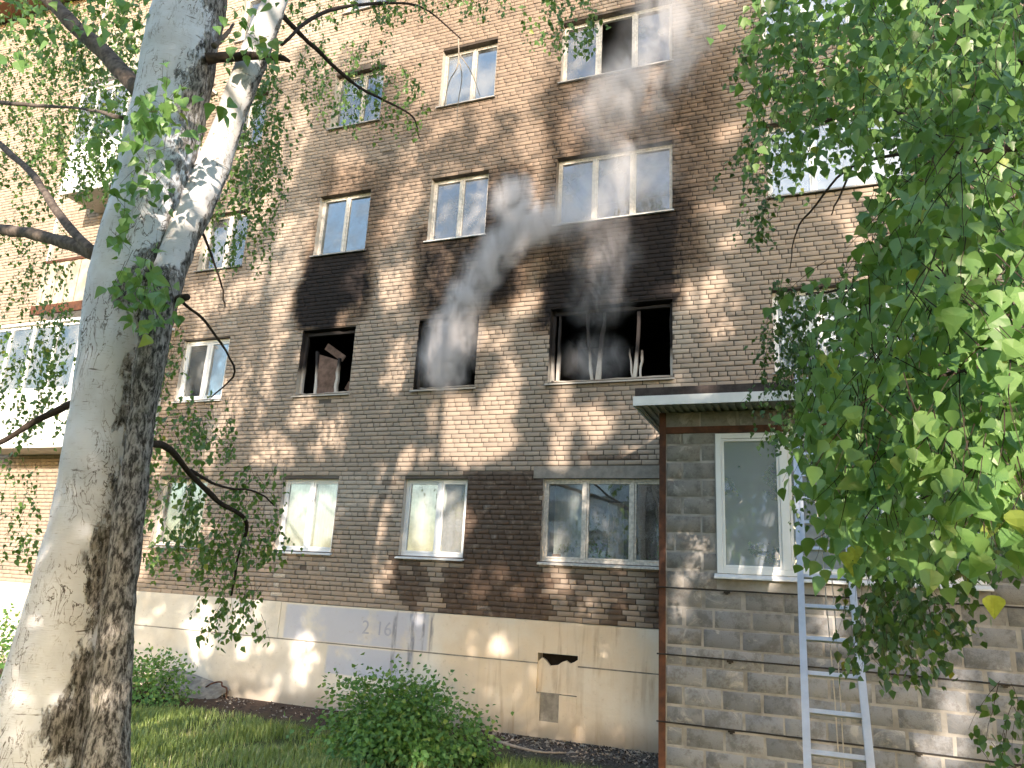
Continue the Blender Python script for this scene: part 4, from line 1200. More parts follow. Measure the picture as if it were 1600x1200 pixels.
limb([(716, 55, 2.2), (716, 100, 2), (702, 128, 1.6), (694, 165, 1.2)], [Y0 + 2.6] * 4, M['deadwood'], birch, BIR, 5, 'dead_twig', 4, 0.004)
limb([(716, 90, 2), (722, 120, 1.6), (716, 160, 1.4), (714, 196, 1)], [Y0 + 2.6] * 4, M['deadwood'], birch, BIR, 5, 'dead_twig', 4, 0.004)
limb([(717, 84, 2), (736, 112, 1.4), (750, 150, 1)], [Y0 + 2.6] * 3, M['deadwood'], birch, BIR, 5, 'dead_twig', 4, 0.004)
# foliage of the left birch
lv = []
for v in range(6):
    rv = np.random.default_rng(v)
    T = LEAF_V.copy()
    T[:, 2] += 0.14 * np.sin(T[:, 1] * 3 + v) * (0.4 + rv.random()) - 0.25 * T[:, 1] ** 2 * rv.random() + 0.25 * np.abs(T[:, 0]) * rv.uniform(-0.6, 1.0)
    T[1:12, :2] *= 1 + rv.normal(0, 0.05, (11, 2))
    T[:, 0] *= rv.uniform(0.88, 1.12)
    T = np.vstack([T, [(0.014, 0.02, 0), (-0.014, 0.02, 0), (0.0, -0.40, 0.05)]])   # a slim petiole
    lv.append(new_mesh('leaf', T, [tuple(f) for f in LEAF_F] + [(14, 15, 16)], M['leafobj'], smooth=False))
def leaf_parts(pos, size, X, Y, Z, idx, parent, org):
    for i in idx:
        o = link('leaf', lv[int(i) % 6], parent)
        s_ = float(size[i])
        o.matrix_local = Matrix(((X[i][0] * s_, Y[i][0] * s_, Z[i][0] * s_, pos[i][0] - org[0]), (X[i][1] * s_, Y[i][1] * s_, Z[i][1] * s_, pos[i][1] - org[1]),
                                 (X[i][2] * s_, Y[i][2] * s_, Z[i][2] * s_, pos[i][2] - org[2]), (0, 0, 0, 1)))
s1 = Strands(5)
for (box, Y, n, leaf, lng) in [
    ((0, 0, 230, 130), (-7.2, -5.6), 176, 0.055, (0.2, 0.6)),
    ((0, 100, 200, 330), (-6.4, -4.6), 235, 0.052, (0.2, 0.7)),
    ((60, 150, 210, 330), (-6.8, -5.4), 99, 0.052, (0.2, 0.6)),
    ((0, 330, 120, 500), (-6.4, -5.0), 63, 0.050, (0.2, 0.5)),
    ((0, 490, 125, 700), (-6.6, -5.2), 93, 0.052, (0.2, 0.6)),
    ((0, 700, 60, 880), (-6.6, -5.2), 29, 0.050, (0.2, 0.5)),
    ((40, 820, 105, 910), (-6.6, -6.0), 10, 0.050, (0.2, 0.4)),
    ((370, 110, 450, 340), (-6.3, -5.2), 91, 0.050, (0.3, 0.8)),
    ((330, 220, 420, 430), (-6.3, -5.2), 58, 0.050, (0.3, 0.7)),
    ((470, 70, 610, 195), (-5.9, -4.8), 76, 0.050, (0.2, 0.5)),
    ((560, 110, 670, 215), (-5.6, -4.8), 31, 0.048, (0.2, 0.5)),
    ((430, -20, 620, 40), (-6.2, -5.0), 58, 0.052, (0.2, 0.35)),
    ((600, -20, 800, 25), (-6.0, -5.0), 40, 0.050, (0.2, 0.35)),
    ((815, -20, 935, 80), (-6.0, -5.2), 45, 0.050, (0.2, 0.5)),
    ((240, 520, 300, 640), (-6.8, -6.0), 18, 0.046, (0.2, 0.5)),
    ((235, 615, 370, 720), (-6.8, -5.8), 49, 0.050, (0.2, 0.5)),
    ((225, 730, 330, 880), (-6.8, -5.8), 58, 0.050, (0.2, 0.5)),
    ((240, 830, 350, 900), (-6.6, -5.8), 26, 0.048, (0.2, 0.4)),
    ((340, 740, 445, 880), (-6.4, -5.8), 58, 0.050, (0.2, 0.5)),
    ((335, 860, 415, 1000), (-6.3, -5.9), 31, 0.050, (0.25, 0.5))]:
    s1.clump(box, Y, n, leaf, lng, spacing=0.034, drift=0.5)
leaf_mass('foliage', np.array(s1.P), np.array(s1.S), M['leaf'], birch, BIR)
s1.T.build('twigs', M['twig'], birch, BIR)['kind'] = 'stuff'
s2 = Strands(8)
for (box, Y, n, leaf, lng) in [
    ((180, 130, 335, 260), (-8.45, -8.1), 22, 0.072, (0.10, 0.3)),
    ((165, 230, 260, 330), (-8.4, -8.1), 10, 0.070, (0.10, 0.3)),
    ((175, 310, 262, 520), (-8.4, -8.1), 20, 0.070, (0.12, 0.35)),
    ((140, -20, 240, 60), (-8.4, -8.0), 10, 0.070, (0.10, 0.25)),
    ((350, -10, 430, 110), (-8.2, -7.8), 14, 0.066, (0.10, 0.25)),
    ((0, -20, 140, 110), (-8.4, -7.8), 14, 0.070, (0.10, 0.25)),
    ((210, 100, 300, 190), (-8.4, -8.2), 6, 0.072, (0.10, 0.25))]:
    s2.clump(box, Y, n, leaf, lng, spacing=0.040, drift=0.9, fan=1.6)
P2, S2 = np.array(s2.P), np.array(s2.S)
X2, Y2, Z2 = leaf_basis(len(P2), (0, 0, -1), (0.4, -0.75, 0.6), np.random.default_rng(3))
o2 = np.argsort(-S2)
leaf_parts(P2, S2, X2, Y2, Z2, o2[:300], birch, BIR)
if len(P2) > 300:
    leaf_mass('foliage', P2[o2[300:]], S2[o2[300:]], M['leafmid'], birch, BIR, tmpl=(LEAF_V, LEAF_F))
s2.T.build('twigs', M['twig'], birch, BIR)['kind'] = 'stuff'
# crown of this tree above the frame
def crown_points(n, c, rad, r, clumps=40, cr=0.55):
    cc = unit(r.normal(0, 1, (clumps, 3))) * (r.random((clumps, 1)) ** 0.4) * np.array(rad) + np.array(c)
    idx = r.integers(0, clumps, n)
    return cc[idx] + r.normal(0, cr * 0.5, (n, 3))
TOP = TS[-1]
cp = crown_points(2600, (TOP[0] + 0.2, TOP[1] + 0.2, TOP[2] + 1.2), (1.7, 1.7, 2.2), rng)
pxc, pyc, dc = project(cp)
cp = cp[(pyc < -30) | (dc < 0.1)]
leaf_mass('foliage', cp, np.full(len(cp), 0.075), M['leaf'], birch, BIR)

# ------------------------------------------------------------------ the birch on the right whose branches hang into the view
RB = (4.9, -7.4, float(gz(4.9, -7.4)))
rb = thing('birch_tree', 'drooping leafy birch boughs hanging in front of the ladder and the extension', 'tree', RB)
m = MB()
P = spline([(4.9, -7.4, 0.1), (4.85, -7.4, 2.5), (5.0, -7.35, 5), (4.9, -7.3, 8), (5.0, -7.3, 11)], 6)
m.tube(P, np.linspace(0.2, 0.06, len(P)), 14); m.build('trunk', M['limb'], rb, RB, smooth=True)
limb([(1760, 60, 34), (1640, 90, 22), (1520, 120, 14), (1400, 150, 9), (1290, 190, 5)], [-7.3, -7.4, -7.3, -7.0, -6.8], M['twig'], rb, RB)
limb([(1700, 240, 26), (1600, 232, 14), (1500, 235, 9), (1430, 190, 6), (1380, 165, 4)], [-8.2, -8.4, -8.4, -8.3, -8.2], M['twig'], rb, RB)
limb([(1720, 200, 22), (1560, 210, 12), (1440, 235, 7), (1330, 260, 4.5), (1275, 320, 3.5), (1245, 360, 2.6), (1235, 420, 1.2)], [-7.3, -7.0, -6.6, -6.2, -6.0, -5.9, -5.8], M['twig'], rb, RB)
limb([(1330, 262, 4), (1310, 310, 3), (1300, 335, 2)], [-6.2, -6.1, -6.0], M['twig'], rb, RB)
limb([(1750, 560, 24), (1620, 560, 13), (1520, 575, 8), (1430, 600, 5)], [-8.6, -8.9, -9.0, -9.0], M['twig'], rb, RB)
limb([(1740, 380, 24), (1600, 400, 12), (1460, 420, 8), (1330, 450, 5), (1260, 460, 3)], [-7.6, -7.4, -7.0, -6.6, -6.3], M['twig'], rb, RB)
limb([(1660, 700, 10), (1560, 720, 7), (1480, 760, 4), (1400, 800, 2)], [-8.6, -8.6, -8.5, -8.4], M['twig'], rb, RB)
near = Strands(21)
for (box, Y, n, leaf, lng) in [
    ((1400, 420, 1620, 760), (-9.3, -8.8), 70, 0.048, (0.15, 0.4)),
    ((1450, 250, 1620, 560), (-9.25, -8.7), 46, 0.047, (0.12, 0.35)),
    ((1480, 640, 1620, 860), (-9.35, -9.0), 32, 0.049, (0.12, 0.3)),
    ((1330, 470, 1470, 760), (-9.2, -8.6), 48, 0.050, (0.15, 0.4)),
    ((1290, 640, 1420, 840), (-9.0, -8.4), 36, 0.050, (0.12, 0.35)),
    ((1500, 800, 1580, 900), (-9.0, -8.8), 2, 0.045, (0.10, 0.25))]:
    near.clump(box, Y, n, leaf, lng, spacing=0.034, drift=0.6, fan=1.5, tr=0.0018)
midn = Strands(22)
for (box, Y, n, leaf, lng) in [
    ((1180, -20, 1420, 180), (-8.0, -6.6), 150, 0.054, (0.2, 0.5)),
    ((1175, 120, 1360, 270), (-7.8, -6.4), 66, 0.052, (0.2, 0.45)),
    ((1340, -20, 1620, 220), (-8.6, -7.0), 190, 0.054, (0.2, 0.5)),
    ((1400, 180, 1620, 420), (-8.6, -7.6), 100, 0.055, (0.2, 0.45)),
    ((1330, 300, 1500, 520), (-8.6, -7.6), 70, 0.055, (0.2, 0.4)),
    ((1260, 560, 1400, 780), (-8.4, -7.4), 64, 0.055, (0.2, 0.4)),
    ((1360, 560, 1620, 900), (-8.4, -7.0), 120, 0.054, (0.2, 0.45)),
    ((1280, 430, 1460, 640), (-8.2, -7.2), 62, 0.054, (0.2, 0.4)),
    ((1290, 700, 1390, 900), (-8.2, -7.6), 20, 0.054, (0.2, 0.35)),
    ((1300, 500, 1400, 640), (-8.2, -7.6), 10, 0.052, (0.2, 0.3))]:
    midn.clump(box, Y, n, leaf, lng, spacing=0.036, drift=0.6, fan=1.4, tr=0.0016)
far = Strands(23)
for (box, Y, n, leaf, lng) in [
    ((1165, 60, 1260, 260), (-5.8, -4.8), 40, 0.055, (0.3, 0.6)),
    ((1150, 230, 1215, 380), (-5.6, -4.8), 22, 0.050, (0.3, 0.7)),
    ((1205, 450, 1310, 600), (-5.2, -4.4), 62, 0.050, (0.3, 0.7)),
    ((1190, 520, 1280, 700), (-5.2, -4.4), 42, 0.046, (0.3, 0.7)),
    ((1235, 640, 1320, 820), (-5.2, -4.6), 26, 0.046, (0.3, 0.6)),
    ((1330, 820, 1480, 1000), (-6.6, -5.6), 70, 0.058, (0.3, 0.6)),
    ((1350, 920, 1455, 1060), (-6.6, -5.8), 34, 0.056, (0.25, 0.5)),
    ((1290, 430, 1420, 640), (-5.6, -4.6), 50, 0.052, (0.3, 0.6)),
    ((1400, 760, 1600, 900), (-6.4, -5.4), 60, 0.056, (0.3, 0.6)),
    ((1380, -40, 1620, 300), (-6.2, -4.6), 190, 0.058, (0.3, 0.8)),
    ((1400, -20, 1620, 500), (-6.2, -4.6), 150, 0.058, (0.3, 0.8)),
    ((1530, 1080, 1610, 1200), (-7.0, -6.4), 14, 0.05, (0.2, 0.4))]:
    far.clump(box, Y, n, leaf, lng, spacing=0.034, drift=0.45, tr=0.0018)
# the 300 leaves that show largest are parts of their own, the rest of the near ones one mass
def basis_of(n, r): return leaf_basis(n, (0, 0, -1), (0.05, -0.85, 0.6), r)
nP, nS = np.array(near.P + midn.P), np.array(near.S + midn.S)
r_ = np.random.default_rng(77)
X, Y, Z = basis_of(len(nP), r_)
pxn, pyn, dn = project(nP)
inview = (pxn > 1150) & (pxn < 1610) & (pyn > -10) & (pyn < 1210)
order = np.argsort(np.where(inview, -nS / dn, 0))
big = order[:300]; other = order[300:]
for v in range(0):
    pass
RBv = Vector(RB)
leaf_parts(nP, nS, X, Y, Z, big, rb, RB)
Vv, Ff = leaves_geo(nP[other], X[other], Y[other], Z[other], nS[other], (LEAF_V, LEAF_F))
t = r_.random(len(other))
o = link('foliage', new_mesh('foliage', Vv - np.array(RB), Ff, M['leafmid'], np.repeat(np.stack([t, t * 0, t * 0, t * 0], 1), len(LEAF_V), 0)), rb)
o['kind'] = 'stuff'
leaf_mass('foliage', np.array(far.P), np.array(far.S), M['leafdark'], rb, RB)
for s_ in (near, midn, far): s_.T.build('twigs', M['twig'], rb, RB)['kind'] = 'stuff'
# the pale lone leaf at the lowest twig and a few yellowed ones
for (px, py, Y_, s) in ((1552, 948, -9.0, 0.056), (1300, 578, -8.4, 0.052), (1306, 600, -8.4, 0.048), (1332, 895, -8.2, 0.055), (1336, 870, -8.58, 0.055), (1404, 596, -8.8, 0.048), (1322, 880, -8.6, 0.05)):
    p = at(px, py - 18, Y_)
    o = link('leaf', new_mesh('leaf', LEAF_V, [tuple(f) for f in LEAF_F], None), rb)
    if 'yleaf' not in M: M['yleaf'] = simple('yellowed_leaf', (0.42, 0.54, 0.10), 0.6, 0.3, 0.25, 60)
    o.data.materials.append(M['yleaf'])
    o['label'] = 'yellowed leaf'
    o.matrix_local = Matrix(((s, 0, 0.0, p[0] - RB[0]), (0, 0.25 * s, -0.95 * s, p[1] - RB[1]), (0, -0.95 * s, -0.25 * s, p[2] - RB[2]), (0, 0, 0, 1)))

# ------------------------------------------------------------------ trees behind the viewer that throw the dappled shade
LIT_PX = [(432, 520, 16, 120), (452, 420, 20, 45), (405, 320, 14, 50), (600, 445, 38, 36), (470, 640, 24, 32), (560, 690, 42, 28), (520, 660, 26, 20), (622, 560, 18, 46),
          (740, 680, 62, 44), (700, 640, 34, 36), (780, 630, 34, 42), (838, 270, 16, 95), (815, 420, 18, 30), (700, 420, 22, 52), (1085, 455, 34, 34), (1120, 440, 30, 30), (1115, 505, 30, 22),
          (875, 690, 20, 40), (930, 660, 24, 34), (905, 640, 24, 22), (690, 90, 20, 20), (825, 80, 22, 60), (855, 30, 30, 20), (640, 300, 22, 30), (610, 355, 26, 24), (550, 430, 18, 20),
          (640, 240, 24, 18), (560, 260, 20, 18), (700, 190, 26, 16), (520, 70, 18, 30), (470, 200, 18, 40), (455, 260, 16, 30), (950, 200, 30, 14), (1020, 640, 20, 14), (1140, 200, 24, 20), (1120, 320, 20, 16),
          (560, 640, 30, 16), (590, 600, 20, 24), (505, 690, 18, 20), (360, 640, 18, 40), (310, 590, 12, 40), (250, 720, 14, 30), (330, 700, 12, 40), (400, 450, 12, 30), (385, 560, 10, 50),
          (475, 1020, 16, 40), (300, 980, 14, 22), (780, 1000, 26, 26), (880, 900, 20, 16), (240, 820, 12, 30), (780, 880, 12, 20), (1000, 910, 10, 10), (690, 810, 50, 58), (480, 800, 40, 50), (545, 760, 14, 14), (640, 990, 8, 8)]
LIT = []
for (px, py, rx, ry) in LIT_PX:
    c = at(px, py, 0); e1 = at(px + rx, py, 0); e2 = at(px, py - ry, 0)
    LIT.append((c[0], c[2], abs(e1[0] - c[0]) * 1.05, abs(e2[2] - c[2]) * 1.0))
# sunlit stretch of the pale stem and of the extension's wall, carried back along the sun to the facade plane
def to_wall(P):
    s = P[1] / SUN_VEC[1]
    return P[0] - s * SUN_VEC[0], P[2] - s * SUN_VEC[2]
for (px, py, rad) in ((300, 335, .16), (330, 270, .16), (355, 205, .16), (378, 140, .16), (402, 75, .16), (425, 15, .16)):
    u, v = to_wall(at(px, py, YT + 0.2)); LIT.append((u, v, rad, 0.2))
for (px, py, ru, rv) in ((1500, 1090, .22, .34), (1480, 1160, .30, .25), (1570, 1030, .14, .12), (1050, 740, .06, .2), (1110, 900, .05, .06)):
    u, v = to_wall(at(px, py, -2.0)); LIT.append((u, v, ru, rv))
LITA = np.array(LIT)
def lit(u, v):
    u, v = np.asarray(u, float), np.asarray(v, float)
    out = np.zeros(u.shape, bool)
    du = (vnoise(u * 5, v * 5, s=61) - 0.5) * 0.22; dv = (vnoise(u * 5 + 9, v * 5, s=62) - 0.5) * 0.25
    for (a, b2, c, d) in LITA:
        out |= ((u + du - a) / c) ** 2 + ((v + dv - b2) / d) ** 2 < 1
    nz_ = fbm(u * 2.3, v * 1.5, s=71, o=3)
    thr = np.where(v > 8, 0.57, np.where(v > 3.9, 0.60, 0.68))
    thr = np.where(u < -7.6, thr - 0.05, thr)
    thr = np.where((u > 0.4) & (v > 5), 0.63, thr)
    out |= nz_ > thr
    out |= u < -11.2 + (v - 4) * -0.12 + du * 4
    return out
CROWNS = [((-2.2, -16.0, 7.5), (3.4, 2.4, 6.6)), ((3.6, -17.5, 8.2), (3.4, 2.6, 7.4)), ((9.6, -19.5, 10.8), (4.4, 2.8, 9.4)), ((6.6, -14.6, 6.2), (3.0, 1.9, 5.8)), ((0.4, -19.5, 12.0), (3.6, 2.6, 6.0)), ((1.9, -14.4, 5.6), (2.3, 1.5, 4.6)), ((9.8, -15.0, 5.0), (2.6, 1.9, 4.7))]  # crowns behind the viewer; last two added to shade trunk and extension wall
r_ = np.random.default_rng(99)
NT = 250000
u = r_.uniform(-13.0, 7.0, NT); v = r_.uniform(-1.2, 16.2, NT)
yy = r_.uniform(-22.3, -12.8, NT)
Pc = np.stack([u + yy / SUN_VEC[1] * SUN_VEC[0], yy, v + yy / SUN_VEC[1] * SUN_VEC[2]], 1)
own = np.full(NT, -1)
for ci, (c, rad) in enumerate(CROWNS):
    q = ((Pc - np.array(c)) / np.array(rad)) ** 2
    own[(q.sum(1) < 1) & (own < 0)] = ci
lt = lit(u, v)
# the big birch's own trunk stands in shade: nothing is thinned out along the rays that reach it
tu, tv = to_wall(TS.T)
srt = np.argsort(tv)
trk = (np.abs(u - np.interp(v, tv[srt], tu[srt]) - 0.03) < 0.36) & (v < 5.3)
stemlit = np.zeros(NT, bool)
for (px, py, rad) in ((300, 335, .16), (330, 270, .16), (355, 205, .16), (378, 140, .16), (402, 75, .16), (425, 15, .16)):
    su, sv_ = to_wall(at(px, py, YT + 0.2)); stemlit |= (u - su) ** 2 + (v - sv_) ** 2 < 0.25 ** 2
lt = (lt & ~trk) | stemlit
# sun reaches parts of the boughs on the right
for (px, py, Y_, rad) in ((1480, 660, -9.1, .2), (1540, 740, -9.3, .13), (1400, 560, -8.8, .14), (1330, 760, -8.6, .14), (1500, 400, -8.6, .18), (1300, 100, -7.3, .25), (1220, 220, -7.0, .2), (1450, 80, -7.8, .22), (1560, 560, -9.1, .18), (1430, 480, -8.4, .18), (1560, 300, -8.4, .22), (1400, 240, -8.0, .2), (1370, 650, -8.6, .14), (1270, 60, -7.3, .2), (1540, 160, -8.0, .22), (1450, 850, -8.4, .12)):
    su, sv_ = to_wall(at(px, py, Y_)); lt |= (u - su) ** 2 + (v - sv_) ** 2 < rad ** 2
ok = (own >= 0) & ~lt  # leaves left out along rays to the spots meant to be sunlit
for ci, (c, rad) in enumerate(CROWNS):
    base = (c[0], c[1], float(gz(c[0], c[1])))
    tr = thing('birch_tree', 'tall leafy birch out of view, its crown shaped to dapple the brick facade', 'tree', base, 'birches across the lawn that shade the facade')
    m = MB()
    P = spline([(c[0], c[1], base[2] - 0.1), (c[0] + .1, c[1], c[2] * 0.5), (c[0] - .1, c[1] + .1, c[2]), (c[0], c[1], c[2] + rad[2] * 0.85)], 6)
    m.tube(P, np.linspace(0.2, 0.03, len(P)), 10); m.build('trunk', M['limb'], tr, base, smooth=True)
    m = MB()
    for q in range(16):
        zz = c[2] + rad[2] * r_.uniform(-0.7, 0.7); a = r_.uniform(0, 6.28)
        e = np.array([c[0] + math.cos(a) * rad[0] * 0.75, c[1] + math.sin(a) * rad[1] * 0.75, zz + r_.uniform(0.2, 1.4)])
        m.tube([(c[0], c[1], zz - 0.5), (np.array([c[0], c[1], zz]) + e) / 2, e], [0.05, 0.035, 0.012], 5)
    m.build('branch', M['limb'], tr, base)
    sel = Pc[ok & (own == ci)]
    leaf_mass('foliage', sel, r_.uniform(0.13, 0.21, len(sel)), M['leaf'], tr, base, nrm=(0.3, -0.8, 0.3))

# ------------------------------------------------------------------ block of flats across the yard (seen mirrored in the panes)
FB = (-12.0, -52.0, 0.2)
fb = thing('apartment_block', 'pale panel apartment block across the yard mirrored in the window panes', 'building', FB)
m = MB(); m.box(-30, -1.0, -62, -52, 0, 15.5); m.build('wall', simple('pale_panel_wall', (0.52, 0.54, 0.58), 0.9, 0.2, 0.15, 0.5), fb, FB)
dkw = simple('far_window', (0.07, 0.08, 0.10), 0.2, 0.5, 0.2, 1)
for r in range(5):
    for i in range(9):
        xa = -29 + i * 3.1
        m = MB()
        if i % 3 == 1:
            m.box(xa - 0.4, xa + 2.6, -51.0, -51.98, 1.0 + r * 2.9, 2.1 + r * 2.9); m.build('balcony', M['balwhite'], fb, FB)
        else:
            m.box(xa, xa + 1.7, -51.96, -52.1, 1.9 + r * 2.9, 3.4 + r * 2.9); m.build('window', dkw, fb, FB)

# ------------------------------------------------------------------ shrubs
def shrub(label, c, rad, n, leaf, seed, mat_='shrubleaf', stems=9):
    r = np.random.default_rng(seed)
    base = (c[0], c[1], float(gz(c[0], c[1])))
    t = thing('shrub', label, 'shrub', base)
    cl = 60
    cc = unit(r.normal(0, 1, (cl, 3))); cc[:, 2] = np.abs(cc[:, 2]) * 1.0
    cc = cc * (0.45 + 0.55 * r.random((cl, 1))) * np.array(rad) + np.array(base)
    idx = r.integers(0, cl, n)
    P = cc[idx] + r.normal(0, 1, (n, 3)) * np.array([0.15, 0.15, 0.10]) * (rad[0] / 1.1 + 0.2)
    P = P[P[:, 2] > base[2] + 0.02]
    out = unit(P - np.array(base) - np.array([0, 0, rad[2] * 0.2]))
    X, Y, Z = leaf_basis(len(P), out * 0.8 + np.array([0, 0, -0.35]), out * 0.7 + np.array([0, -0.1, 0.75]), r)
    V, F = leaves_geo(P, X, Y, Z, r.uniform(0.7, 1.3, len(P)) * leaf, (SM_V * np.array([1.25, 1, 1]), SM_F))
    tt = r.random(len(P))
    o = link('foliage', new_mesh('foliage', V - np.array(base), F, M[mat_], np.repeat(np.stack([tt, tt * 0, tt * 0, tt * 0], 1), len(SM_V), 0)), t)
    o['kind'] = 'stuff'
    m = MB()
    for k_ in range(stems * 4):
        e = cc[k_ % cl]
        m.tube([(base[0] + r.normal(0, 0.08), base[1] + r.normal(0, 0.08), base[2] - 0.03), (np.array(base) + e) / 2 + r.normal(0, 0.03, 3), e], [0.010, 0.007, 0.003], 4)
    m.build('stem', M['twig'], t, base)
    return t
cb = at(612, 1150, -2.55)
shrub('rounded bright green shrub on the lawn beneath the wet stained brickwork', (float(cb[0]), -2.5), (1.08, 0.80, 0.86), 9000, 0.056, 1)
cb = at(742, 1160, -2.1)
shrub('small pale green sucker beside the big rounded shrub', (float(cb[0]), -2.05), (0.26, 0.25, 0.38), 420, 0.06, 2)
cb = at(215, 1090, -1.5)
shrub('low green shrub against the plinth just right of the birch trunk', (float(cb[0]), -1.3), (0.75, 0.55, 0.75), 1700, 0.06, 3)
cb = at(5, 1080, -2.0)
shrub('sunlit green shrub at the wall left of the birch trunk', (float(cb[0]) - 0.2, -1.6), (1.1, 0.8, 1.25), 2400, 0.065, 4)

# ------------------------------------------------------------------ lawn, debris, small things on the ground
r_ = np.random.default_rng(5)
n = 120000
gx_ = r_.uniform(-9.5, 0.6, n); gy_ = r_.uniform(-6.2, -1.0, n)
edge = -1.55 + (fbm(gx_ * 1.1, gy_ * 1.1, s=13) - 0.5) * 1.3 - 0.35 * sstep(-2.6, -1.2, gx_)
den = fbm(gx_ * 1.6, gy_ * 1.6, s=15)
kp = (gy_ < edge) & (r_.random(n) < 0.10 + 2.2 * (den - 0.32))
gx_, gy_ = gx_[kp], gy_[kp]; n = len(gx_)
h = r_.uniform(0.05, 0.15, n) * r_.uniform(0.6, 1.1, n) * (0.7 + 0.7 * vnoise(gx_ * 2, gy_ * 2, s=19)); wd = r_.uniform(0.003, 0.0065, n)
a = r_.uniform(0, 6.28, n); lean = r_.uniform(0.1, 0.75, n)
dx, dy = np.cos(a), np.sin(a)
z0 = gz(gx_, gy_)
V = np.empty((n, 5, 3))
px1, py1 = -dy * wd, dx * wd
V[:, 0] = np.stack([gx_ - px1, gy_ - py1, z0 - 0.01], 1); V[:, 1] = np.stack([gx_ + px1, gy_ + py1, z0 - 0.01], 1)
mx_, my_ = gx_ + dx * h * lean * 0.4, gy_ + dy * h * lean * 0.4
V[:, 2] = np.stack([mx_ + px1 * .8, my_ + py1 * .8, z0 + h * 0.62], 1); V[:, 3] = np.stack([mx_ - px1 * .8, my_ - py1 * .8, z0 + h * 0.62], 1)
V[:, 4] = np.stack([gx_ + dx * h * lean, gy_ + dy * h * lean, z0 + h * (1 - 0.25 * lean)], 1)
F3 = np.array([(0, 1, 2), (0, 2, 3), (3, 2, 4)])
F = (F3[None] + (np.arange(n) * 5)[:, None, None]).reshape(-1, 3)
t = np.clip(r_.normal(0.45, 0.22, n) + (vnoise(gx_ * 1.3, gy_ * 1.3, s=23) - 0.5) * 0.5, 0, 1)
go = link('grass', new_mesh('grass', V.reshape(-1, 3), F, M['grassblade'], np.repeat(np.stack([t, t * 0, t * 0, t * 0], 1), 5, 0)))
go['kind'] = 'stuff'; go['label'] = 'short bright green lawn grass in front of the plinth'; go['category'] = 'grass'

# grit, leaves and ash lying along the foot of the wall
m = MB()
for i in range(1500):
    if i < 1000: x_, y_ = r_.uniform(-2.6, 0.15), -abs(r_.normal(0, 0.55)) - 0.06
    else: x_, y_ = r_.uniform(-9, -2.5), -abs(r_.normal(0, 0.5)) - 0.06
    if y_ < -1.9: continue
    s = r_.uniform(0.008, 0.026); zc = float(gz(x_, y_))
    V = [(x_ + r_.normal(0, s), y_ + r_.normal(0, s), zc + (0.0 if j < 3 else s * 1.1) + r_.normal(0, s * 0.2)) for j in range(4)]
    m.add(V, [(0, 1, 3), (1, 2, 3), (2, 0, 3)], None, int(r_.integers(0, 3)))
o = m.build('debris', [M['rubble'], M['twig'], M['deadwood']])
o['kind'] = 'stuff'; o['label'] = 'ash and grit strewn along the foot of the wall'; o['category'] = 'debris'
def ground_tube(name, label, cat, pts, rad, mat_, lift=0.02):
    P = [at(px, py, y) for px, py, y in pts]
    P = [np.array([p[0], p[1], float(gz(p[0], p[1])) + lift + (l if l else 0)]) for p, l in zip(P, [0] * len(P))]
    S_ = spline(P, 5)
    t = thing(name, label, cat, tuple(S_[0]))
    m = MB(); m.tube(S_, np.linspace(rad, rad * 0.5, len(S_)), 7); m.build('stick', mat_, t, tuple(S_[0]), smooth=True)
    return t
ground_tube('fallen_branch', 'bleached bent branch lying on the ash below the cement patch', 'branch', [(778, 1160, -0.75), (815, 1172, -0.95), (848, 1180, -1.0), (885, 1172, -0.85)], 0.022, M['deadwood'])
c = at(325, 1068, -0.25)
t = thing('bent_pipe', 'bent rusty pipe end standing out of the soil at the plinth', 'pipe', (float(c[0]), -0.2, -0.1))
m = MB(); m.tube(spline([(c[0] - 0.25, -0.16, -0.08), (c[0], -0.2, 0.09), (c[0] + 0.22, -0.2, 0.15), (c[0] + 0.27, -0.21, 0.09), (c[0] + 0.38, -0.22, 0.06), (c[0] + 0.40, -0.22, -0.12)], 4), 0.014, 7); m.build('pipe', M['rust'], t, t.location, smooth=True)
c = at(290, 1058, -0.3)
t = thing('concrete_slab', 'tilted grey concrete slab lying against the plinth', 'rubble', (float(c[0]), -0.35, -0.1))
m = MB(); m.add([(c[0] - 0.55, -0.55, -0.15), (c[0] + 0.75, -0.50, -0.15), (c[0] + 0.75, -0.03, 0.02), (c[0] - 0.55, -0.03, 0.20), (c[0] - 0.55, -0.60, -0.03), (c[0] + 0.70, -0.55, -0.11), (c[0] + 0.70, -0.05, 0.06), (c[0] - 0.50, -0.04, 0.27)],
               [(3, 2, 1, 0), (4, 5, 6, 7), (0, 1, 5, 4), (1, 2, 6, 5), (3, 0, 4, 7)]); m.build('slab', M['rubble'], t, t.location)

# ------------------------------------------------------------------ behind the ground-floor panes: curtains, pots
def curtain(x0, x1, z0, z1, mat_, label, y=0.195, amp=0.010, waves=9):
    n = int((x1 - x0) / 0.02)
    xs = np.linspace(x0, x1, n)
    V, F = [], []
    for yo in (0.0, 0.004):
        for x_ in xs:
            yv = y + yo + amp * math.sin(x_ * waves * 2 * math.pi / (x1 - x0)) + amp * 0.4 * math.sin(x_ * 31)
            V += [(x_, yv, z0), (x_, yv * 0.9 + 0.02, z1)]
    for i in range(n - 1):
        F += [(2 * i, 2 * i + 2, 2 * i + 3, 2 * i + 1), (2 * n + 2 * i + 1, 2 * n + 2 * i + 3, 2 * n + 2 * i + 2, 2 * n + 2 * i)]
    t = thing('curtain', label, 'curtain', (x0, y, z0), 'curtains behind the ground-floor panes')
    m = MB(); m.add(V, F); m.build('cloth', mat_, t, (x0, y, z0), smooth=True)
z0, z1 = row(0)
curtain(-6.93, -6.40, z0 - 0.2, z1 + 0.05, M['curtain'], 'white net curtain in the left half of the window nearest the birch')
